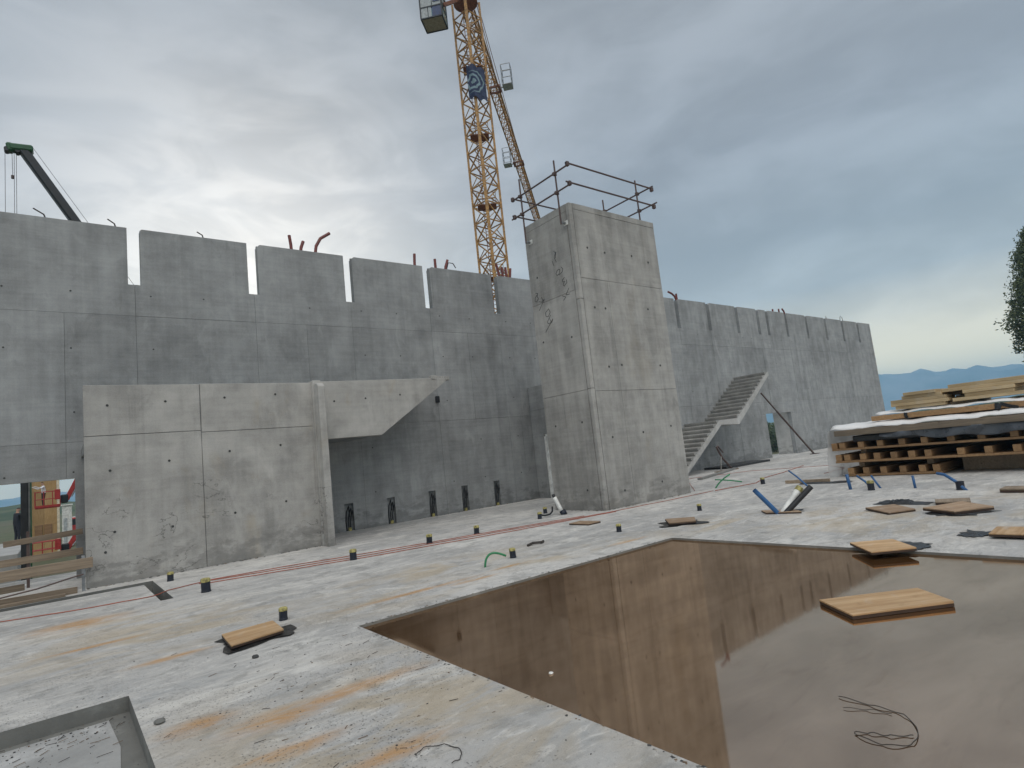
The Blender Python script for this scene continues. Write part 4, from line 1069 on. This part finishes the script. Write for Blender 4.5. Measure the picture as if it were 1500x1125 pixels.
o = MB().box(17.02, 19.4, .3, 7.35, 1.12, 1.24).build('roof_panel', 'timber', bevel=.008, origin=(18, 4, 1.12)); tag(o, 'wide timber panel under white sheeting on the stack', 'panel')
# white sheeting
t = NT('white_polythene'); n_ = t.noise(t.obj(), 2, 5); t.b.inputs['Transmission Weight'].default_value = .0
M['sheet'] = t.fin(t.mix(t.mr(n_, .3, .7), (.74, .73, .72), (.84, .83, .82)), .4)
def sheet(label, y0, y1, x0, x1, zf, nu, nv, seed, name='plastic_sheet', mat='sheet'):
    g = random.Random(seed); p1, p2, p3 = (g.uniform(0, 6) for _ in range(3)); mb = MB()
    for i in range(nu):
        y = y0+(y1-y0)*i/(nu-1)
        for j in range(nv):
            x = x0+(x1-x0)*j/(nv-1)
            z = zf(x, y)+.015*math.sin(y*5+p1+x*2)+.012*math.sin(y*11+p2-x*5)+.008*g.uniform(-1, 1)
            mb.v.append((x+.02*math.sin(y*7+p3), y, z))
    for i in range(nu-1):
        for j in range(nv-1): o = i*nv+j; mb.f.append([o, o+nv, o+nv+1, o+1]); mb.mi.append(0)
    o = mb.build(name, mat, smooth=True, origin=((x0+x1)/2, (y0+y1)/2, 1.2)); md = o.modifiers.new('thick', 'SOLIDIFY'); md.thickness = .008; md.offset = 1
    return tag(o, label, 'plastic sheet', 'white sheeting on the stack')
sheet('white sheeting spread over the edge beam of the stack', 7.42, .4, 16.93, 19.3, lambda x, y: 1.285+.115*min(1, max(0, (x-16.95)/.32))**.6, 60, 12, 2)
o = MB().box(17.25, 19.3, .3, 6.45, 1.43, 1.56).build('timber_slab', 'timber', bevel=.008, origin=(18, 3, 1.35)); tag(o, 'warm timber panel strapped on top of the white sheeting', 'panel')
for k, (y, lb_) in enumerate(((5.62, 'black strap looped over the left end of the strapped panel'), (3.75, 'black strap hanging down the right part of the strapped panel'))):
    mb = MB()
    pts = [(17.6, y, 1.572), (17.235, y, 1.572), (17.225, y+.01, 1.49), (17.22, y-.02, 1.425)] if k == 0 else [(17.6, y, 1.572), (17.235, y, 1.572), (17.22, y+.02, 1.42), (17.20, y-.02, 1.43), (17.235, y-.06, 1.55), (17.22, y-.20, 1.48), (17.2, y-.38, 1.42)]
    for a, b in zip(pts, pts[1:]): mb.bar(a, b, .075, .012, up=(1, 0, .2))
    tag(mb.build('black_strap', 'black', origin=(17.3, y, 1.4)), lb_, 'strap', 'straps on the stack')
sheet('white sheeting on the strapped panel under the loose boards', 6.35, .4, 17.3, 19.2, lambda x, y: 1.585+.06*min(1, max(0, (x-17.3)/.25))**.6, 50, 8, 5)
# translucent sheet hanging at the left end
t = NT('clear_polythene'); tr = t.n.new('ShaderNodeBsdfTransparent'); mx = t.n.new('ShaderNodeMixShader'); mx.inputs[0].default_value = .55
t.fin((.72, .73, .73), .3); t.l.new(tr.outputs[0], mx.inputs[1]); t.l.new(t.b.outputs[0], mx.inputs[2]); t.l.new(mx.outputs[0], t.n['Material Output'].inputs[0])
M['clear'] = t.m
mb = MB(); NU, NV = 26, 16; g = random.Random(31)
for i in range(NU):
    u = i/(NU-1)
    for j in range(NV):
        v = j/(NV-1); z = 1.27*(1-v)+.01*v
        x = 16.88+2.3*u; y = 7.44+.10*v+.06*v*math.sin(u*21)+.04*math.sin(u*9+v*3)+g.uniform(-.012, .012)
        mb.v.append((x-.12*v*(1-u), y+.02, z))
for i in range(NU-1):
    for j in range(NV-1): o = i*NV+j; mb.f.append([o, o+NV, o+NV+1, o+1]); mb.mi.append(0)
tag(mb.build('hanging_sheet', 'clear', smooth=True, origin=(17.8, 7.5, 0)), 'cloudy clear sheet hanging from the left end of the stack', 'plastic sheet')
# loose board piles
names = ['lowest', 'second lowest', 'middle', 'second highest', 'topmost']
zb = 1.665
for k, (y0, y1, x0, x1) in enumerate(((5.90, 4.80, 17.45, 18.3), (5.98, 4.72, 17.40, 18.35), (5.98, 4.76, 17.42, 18.2), (5.72, 4.85, 17.45, 18.5), (5.66, 4.95, 17.40, 18.6))):
    o = MB().box(x0, x1, y1, y0, zb+k*.084, zb+k*.084+.081).build('loose_board', 'board', bevel=.005, origin=(x0, y0, zb+k*.084)); tag(o, '%s board of the left pile on the timber stack' % names[k], 'board', 'loose boards on the stack')
for k, (y0, y1, x0, x1) in enumerate(((4.65, 1.5, 17.5, 18.6), (4.40, 3.45, 17.55, 18.8), (4.42, 3.42, 17.5, 18.5), (4.85, 2.9, 17.55, 18.7), (4.72, 2.6, 17.6, 18.9))):
    o = MB().box(x0, x1, y1, y0, zb+.05+k*.086, zb+.05+k*.086+.083).build('loose_board', 'board', bevel=.005, origin=(x0, y0, zb+k*.1)); tag(o, '%s board of the right pile on the timber stack' % names[k], 'board', 'loose boards on the stack')
for k in range(2):
    o = MB().box(18.0, 19.2, 4.3, 4.70+.06*k, zb+.11+k*.1, zb+.2+k*.1).build('loose_board', 'oldboardy', bevel=.005, origin=(18, 4.5, zb+k*.1)); tag(o, '%s brown board set back between the two board piles' % ('lower', 'upper')[k], 'board', 'loose boards on the stack')
o = MB().box(17.7, 18.9, 4.2, 4.78, zb-.02, zb+.055).build('loose_board', 'oldboardy', bevel=.005, origin=(17.7, 4.5, zb)); tag(o, 'dark board under the gap between the two board piles', 'board', 'loose boards on the stack')

# ================================================================== BEYOND THE LEFT OPENING
def plank(label, a, b, h, th=.035, mat='oldboard', name='guard_plank'):
    a, b = Vector(a), Vector(b); L = (b-a).length; d = (b-a).normalized()
    o = MB().box(0, L, -th/2, th/2, -h/2, h/2).build(name, mat, bevel=.004)
    o.location = a; o.rotation_euler = d.to_track_quat('X', 'Z').to_euler()
    return tag(o, label, 'plank', 'guard planks at the left opening')
plank('upper guard plank across the left opening', (-.84, 15.45, .90), (.42, 15.45, .965), .115)
plank('second guard plank across the left opening', (-2.4, 15.45, .50), (.42, 15.45, .565), .14)
plank('wide guard plank overlapping the pale wall edge at the left opening', (-2.2, 13.28, .46), (.50, 13.28, .485), .18)
plank('plank standing on edge on the slab before the left opening', (-2.4, 13.22, .09), (.27, 13.2, .055), .11)
plank('short plank behind the lowest plank of the left opening', (-2.2, 13.40, .22), (-.45, 13.4, .24), .11)
o = MB().box(-3.2, .1, 12.98, 13.12, .003, .05).build('ground_plank', 'oldboard', bevel=.005, origin=(-1, 13.05, 0)); tag(o, 'flat plank lying along the corner trench at the left opening', 'plank')
gp = tag(MB().box(-.49, -.44, 15.46, 15.51, 0, 1.1).build('guard_post', 'rail', origin=(-.46, 15.48, 0)), 'thin red-brown guard post carrying the planks at the opening', 'post')
gp2 = tag(MB().box(.335, .385, 13.30, 13.36, 0, .62).build('guard_post', 'steel', origin=(.36, 13.33, 0)), 'grey guard post tied to the wide plank by the pale wall', 'post')
o = MB().tube(wob([(-1.2, 13.0, .12), (-.3, 13.1, .2), (.36, 13.25, .3)], .02, 4), .014, 6).build('dark_hose', 'rail', origin=(0, 13.1, .1)); tag(o, 'dark brown hose slung along the planks at the opening', 'hose')
o = MB().box(-5.5, -1.06, 17.4, 17.9, -2.4, 6.).build('cream_pillar', 'cream', bevel=.02, origin=(-2, 17.6, -2.4)); tag(o, 'cream boarded pillar at the far left edge beyond the opening', 'pillar')
o = MB().box(-3.4, -1.2, 30, 40, -2.4, -.15).build('concrete_platform', 'lime', bevel=.02, origin=(-2, 35, -2.4)); tag(o, 'pale concrete platform beyond the left opening', 'platform')
dp = thing('metal_post', 'dark grey metal column with pale flashing beyond the left opening', 'column', (-.85, 27, -2.4))
MB().box(-1.0, -.80, 26.9, 27.2, -2.4, 7).build('column_shaft', 'boomdark', dp, bevel=.01)
MB().box(-.795, -.74, 26.95, 27.15, -2.4, 7).build('flashing', 'steel', dp)
MB().box(-.735, -.70, 26.9, 27.2, -2.4, 7).build('flashing', 'boomgreen', dp)
ow = thing('clad_tower', 'chipboard clad shaft standing behind the red lifts', 'shaft', (-.7, 57, -2.4))
for i in range(2):
    for k in range(4):
        MB().box(-1.5+i*.75+.004, -.75+i*.75-.004, 56, 57.5, -2.4+k*2.5+.006, .1+k*2.5-.006).build('cladding_sheet', 'osb', ow)
MB().box(0.002, .16, 55.9, 57.5, -2.4, 7.6).build('corner_post', 'cream', ow)
MB().box(-1.70, -1.502, 55.9, 57.5, -2.4, 7.6).build('corner_post', 'cream', ow)
for i in range(2): MB().box(-1.3+i*.55, -.85+i*.55, 55.9, 55.99, -.7, .15).build('hatch_frame', 'timber', ow, bevel=.02)

def boom_lift(label, x, y, z, w, arm_up):
    e_ = thing('boom_lift', label, 'boom lift', (x+3, y, -2.4), 'red boom lifts')
    bk = MB().box(x-w/2, x+w/2, y-.45, y+.45, z-.08, z+.0).build('basket', 'redp', e_, bevel=.02)
    MB().box(x-w/2, x+w/2, y-.49, y-.46, z, z+.14).build('toe_board', 'redp', bk)
    for hz in (.55, 1.05):
        mb = MB(); q = [Vector((x+i*w/2, y+j*.45, z+hz)) for i, j in ((-1, -1), (1, -1), (1, 1), (-1, 1))]
        for a, b in zip(q, q[1:]+q[:1]): mb.tube([a, b], .03, 6)
        mb.build('basket_rail', 'redp', bk)
    for i in (-1, -.3, .4, 1):
        for j in (-1, 1): MB().tube([(x+i*w/2, y+j*.45, z), (x+i*w/2, y+j*.45, z+1.05)], .03, 6).build('basket_post', 'redp', bk)
    MB().box(x+w/2-.3, x+w/2+.02, y-.55, y-.40, z+.45, z+1.15).build('control_box', 'redp', bk, bevel=.03)
    MB().box(x+w/2+.03, x+w/2+.45, y-.25, y+.25, z+.15, z+.75).build('basket_pivot', 'black', e_, bevel=.06)
    a = Vector((x+w/2+.35, y, z+.35)); b = a+Vector((1.1, 0, 2.4)) if arm_up else a+Vector((.5, 0, .9))
    MB().bar(a, b, .26, .30).build('jib_arm', 'redp', e_, bevel=.04)
    MB().tube([a+Vector((.28, -.1, .2)), a.lerp(b, .8)+Vector((.22, -.1, -.1))], .05, 8).build('hydraulic_ram', 'steel', e_)
    c = Vector((x+5.2, y, -1.2))
    MB().bar(b, c, .32, .36).build('main_arm', 'redp', e_, bevel=.04)
    MB().box(x+4, x+6.4, y-.9, y+.9, -1.9, -1.0).build('turret', 'redp', e_, bevel=.08)
    for dx in (4.2, 6.2):
        for dy in (-1.05, .75):
            n = 14; MB().prism([(x+dx+.42*math.cos(k*2*math.pi/n), -1.98+.42*math.sin(k*2*math.pi/n)) for k in range(n)], 'xz', y+dy, y+dy+.3).build('wheel', 'black', e_, bevel=.04)
    return e_
boom_lift('red boom lift with its basket raised in front of the chipboard shaft', -.50, 52, 1.40, 1.35, True)
boom_lift('red boom lift with its basket lowered behind the guard planks', -.56, 50, -1.86, 1.45, False)
sc_ = thing('site_container', 'small white site container behind the lifts', 'container', (1.0, 66, -2.4))
MB().box(.35, 1.05, 66, 68.5, -2.3, 1.3).build('container_body', 'white', sc_, bevel=.03)
MB().box(.45, .70, 65.95, 65.99, -2.1, .2).build('container_door', 'greyw', sc_, bevel=.01)
MB().box(.28, 1.12, 65.9, 68.6, 1.3, 1.4).build('container_roof', 'white', sc_)
for k, (x, m_) in enumerate(((1.25, 'redp'), (1.75, 'white'), (2.25, 'cabblue'))):
    cr_ = thing('parked_van', ('small red van', 'small white van', 'small blue van')[k]+' parked far behind the left opening', 'van', (x*1.15, 78+k*2, -2.4), 'vans behind the site')
    y = 78+k*2
    MB().prism([(x*1.15-.9, -.0+-1.9), (x*1.15+.9, -1.9), (x*1.15+.88, -.9), (x*1.15+.65, -.1), (x*1.15-.65, -.1), (x*1.15-.88, -.9)], 'xz', y, y+4).build('van_body', m_, cr_, bevel=.06)
    MB().prism([(x*1.15-.75, -.85), (x*1.15+.75, -.85), (x*1.15+.55, -.25), (x*1.15-.55, -.25)], 'xz', y-.02, y+.01).build('windscreen', 'black', cr_)
    for s in (-.8, .6): MB().box(x*1.15+s, x*1.15+s+.2, y+.4, y+1.0, -2.4, -1.75).build('wheel', 'black', cr_, bevel=.1)

# ------------------------------------------------------------------ people
def person(label, loc, rz, pose, cols, name='person'):
    v, e, r = [], [], []
    def add(p_, rad, par=None):
        v.append(p_); r.append(rad)
        if par is not None: e.append((par, len(v)-1))
        return len(v)-1
    pel = add((0, 0, .95), .15); wa = add((0, 0, 1.12), .14, pel); chst = add((0, .02, 1.32), .165, wa); nb = add((0, .02, 1.47), .07, chst)
    hd_ = add((0, .04, 1.56), .062, nb); h1 = add((0, .06, 1.64), .10, hd_); add((0, .05, 1.74), .075, h1)
    add((0, .165, 1.63), .018, h1)                                 # nose
    for s in (-1, 1):
        hip = add((s*.10, 0, .88), .105, pel); kn = add((s*.12, .03, .49), .068, hip); an = add((s*.13, 0, .09), .048, kn); add((s*.14, .16, .035), .035, an)
        sh = add((s*.19, .02, 1.41), .068, chst); el, ha = pose[0 if s < 0 else 1]
        ei = add(el, .045, sh); hi = add(ha, .034, ei); d = (Vector(ha)-Vector(el)).normalized()
        sd = d.cross(Vector((0, 0, 1))).normalized() if abs(d.z) < .9 else Vector((1, 0, 0)); pm = add(tuple(Vector(ha)+d*.07), .03, hi)
        for f in (-.027, -.009, .009, .027):
            k = add(tuple(Vector(ha)+d*.12+sd*f), .009, pm); add(tuple(Vector(ha)+d*(.165-abs(f))+sd*f-Vector((0, 0, .02))), .008, k)
        k = add(tuple(Vector(ha)+d*.05+sd*.045), .011, hi); add(tuple(Vector(ha)+d*.09+sd*.055), .009, k)
    me = bpy.data.meshes.new(name); me.from_pydata(v, e, [])
    o = bpy.data.objects.new(name, me); col.objects.link(o); o.location = loc; o.rotation_euler = (0, 0, rz)
    o.modifiers.new('skin', 'SKIN'); o.modifiers.new('sub', 'SUBSURF').render_levels = 2
    for i, sv in enumerate(me.skin_vertices[0].data): sv.radius = (r[i], r[i]); sv.use_root = (i == 0)
    t = NT('clothes_'+name); x_, y_, z_ = t.sep(t.obj()); rp = t.n.new('ShaderNodeValToRGB'); rp.color_ramp.interpolation = 'CONSTANT'
    t.l.new(t.math('MULTIPLY', z_, .5), rp.inputs[0]); E_ = rp.color_ramp.elements
    E_[0].position = 0; E_[0].color = (.03, .025, .02, 1); E_[1].position = .05; E_[1].color = (*cols[0], 1)
    for p_, c in ((.49, cols[1]), (.735, (.42, .25, .18)), (.835, cols[2])): q = E_.new(p_); q.color = (*c, 1)
    me.materials.append(t.fin(rp.outputs[0], .8))
    return tag(o, label, 'person')
person('worker in a white shirt standing in the raised red basket', (-.72, 52, 1.405), R(100), (((-.42, .2, 1.30), (-.52, .48, 1.42)), ((.34, .25, 1.28), (.30, .5, 1.40))), ((.045, .025, .03), (.70, .70, .72), (.035, .025, .02)))
person('worker in dark clothes standing on the pale platform beyond the opening', (-1.55, 38, -.148), R(-60), (((-.36, .18, 1.22), (-.22, .42, 1.36)), ((.36, .18, 1.22), (.22, .42, 1.40))), ((.018, .02, .03), (.015, .017, .025), (.012, .012, .014)))

# ================================================================== TREES
def foliage_mat(name, a, b):
    t = NT(name); o = t.pos(); n_ = t.noise(o, .9, 4); f_ = t.noise(o, 6, 3)
    c = t.mix(t.mr(n_, .35, .65), a, b); c = t.mix(t.mr(f_, .3, .7, 0, .4), c, tuple(x*.6 for x in a))
    t.b.inputs['Subsurface Weight'].default_value = 0
    return t.fin(c, .6)
M['leaf'] = foliage_mat('poplar_leaf', (.045, .068, .018), (.12, .145, .042)); M['leaf2'] = foliage_mat('far_leaf', (.025, .05, .018), (.06, .09, .03))
M['bark'] = plain('bark', (.10, .085, .065), .9)
def tree(label, x, y, zb, H, prof, nclump, leaf, mat, seed, per=26, name='tree'):
    g = random.Random(seed); e_ = thing(name, label, 'tree', (x, y, zb))
    MB().tube([(x, y, zb), (x+.1, y, zb+H*.3), (x-.05, y+.1, zb+H*.65), (x, y, zb+H*.95)], [H*.022, H*.017, H*.009, H*.003], 8).build('trunk', 'bark', e_)
    lb2 = MB()
    for k in range(14):
        f = g.uniform(.15, .85); a = g.uniform(0, 6.28); z0 = zb+H*f; rr_ = prof(f+.08)*.8
        lb2.tube([(x, y, z0), (x+math.cos(a)*rr_*.6, y+math.sin(a)*rr_*.6, z0+H*.06), (x+math.cos(a)*rr_, y+math.sin(a)*rr_, z0+H*.12)], [H*.007, H*.004, H*.001], 5)
    lb2.build('limbs', 'bark', e_)
    vs_, fs = [], []
    for k in range(nclump):
        f = g.uniform(.06, 1.); rad = prof(f)*math.sqrt(g.uniform(.1, 1.))*g.uniform(.84, 1.02+.14*math.sin(f*31+3)*math.sin(f*13)); a = g.uniform(0, 6.28)
        c = Vector((x+math.cos(a)*rad, y+math.sin(a)*rad, zb+H*f)); cs = leaf*g.uniform(1.6, 3.6)
        for q in range(per):
            d = Vector((g.gauss(0, 1), g.gauss(0, 1), g.gauss(0, 1.3))).normalized()*cs*g.random()**.4
            p_ = c+d; u = Vector((g.gauss(0, 1), g.gauss(0, 1), g.gauss(0, 1))).normalized(); w = u.orthogonal().normalized(); s = leaf*g.uniform(.35, .7)
            i0 = len(vs_); vs_ += [tuple(p_-u*s), tuple(p_+w*s*.6), tuple(p_+u*s), tuple(p_-w*s*.6)]; fs.append((i0, i0+1, i0+2, i0+3))
    me = bpy.data.meshes.new('crown'); me.from_pydata(vs_, [], fs); me.materials.append(M[mat])
    o = bpy.data.objects.new('crown', me); col.objects.link(o); o.parent = e_; o.location = -Vector((x, y, zb))
    return e_
tx, ty = 78.2, 11.35
tree('tall dense columnar tree at the right edge behind the stack', tx, ty, -2.4, 20.8, lambda f: 3.5*(min(1, max(.0, (f-.12)/.42))**.75)*(max(0., 1-max(0, f-.60)/.41))**.62, 1300, .28, 'leaf', 3, 40, 'poplar_tree')
for k, (x, y, h) in enumerate(((86., 46., 3.6), (96., 50.5, 3.9), (104., 57., 4.4))):
    tree(('bushy green tree', 'low round tree', 'taller broad tree')[k]+' far beyond the right doorway', x, y, -2.4, h, lambda f: 1.9*math.sin(math.pi*min(1, max(0, f)))**.6, 90, .3, 'leaf2', 20+k, 18)

# ================================================================== HAZE
hz = MB().box(-4800, 5200, -4800, 5200, -3.6, 262).build('haze', 'ground')
t = bpy.data.materials.new('haze_air'); t.use_nodes = True; nn = t.node_tree.nodes
for n_ in list(nn):
    if n_.type == 'BSDF_PRINCIPLED': nn.remove(n_)
pv_ = nn.new('ShaderNodeVolumePrincipled'); pv_.inputs['Color'].default_value = (.36, .68, 1.0, 1); pv_.inputs['Density'].default_value = .00034
t.node_tree.links.new(pv_.outputs[0], nn['Material Output'].inputs['Volume'])
hz.data.materials.clear(); hz.data.materials.append(t); tag(hz, kind='stuff')
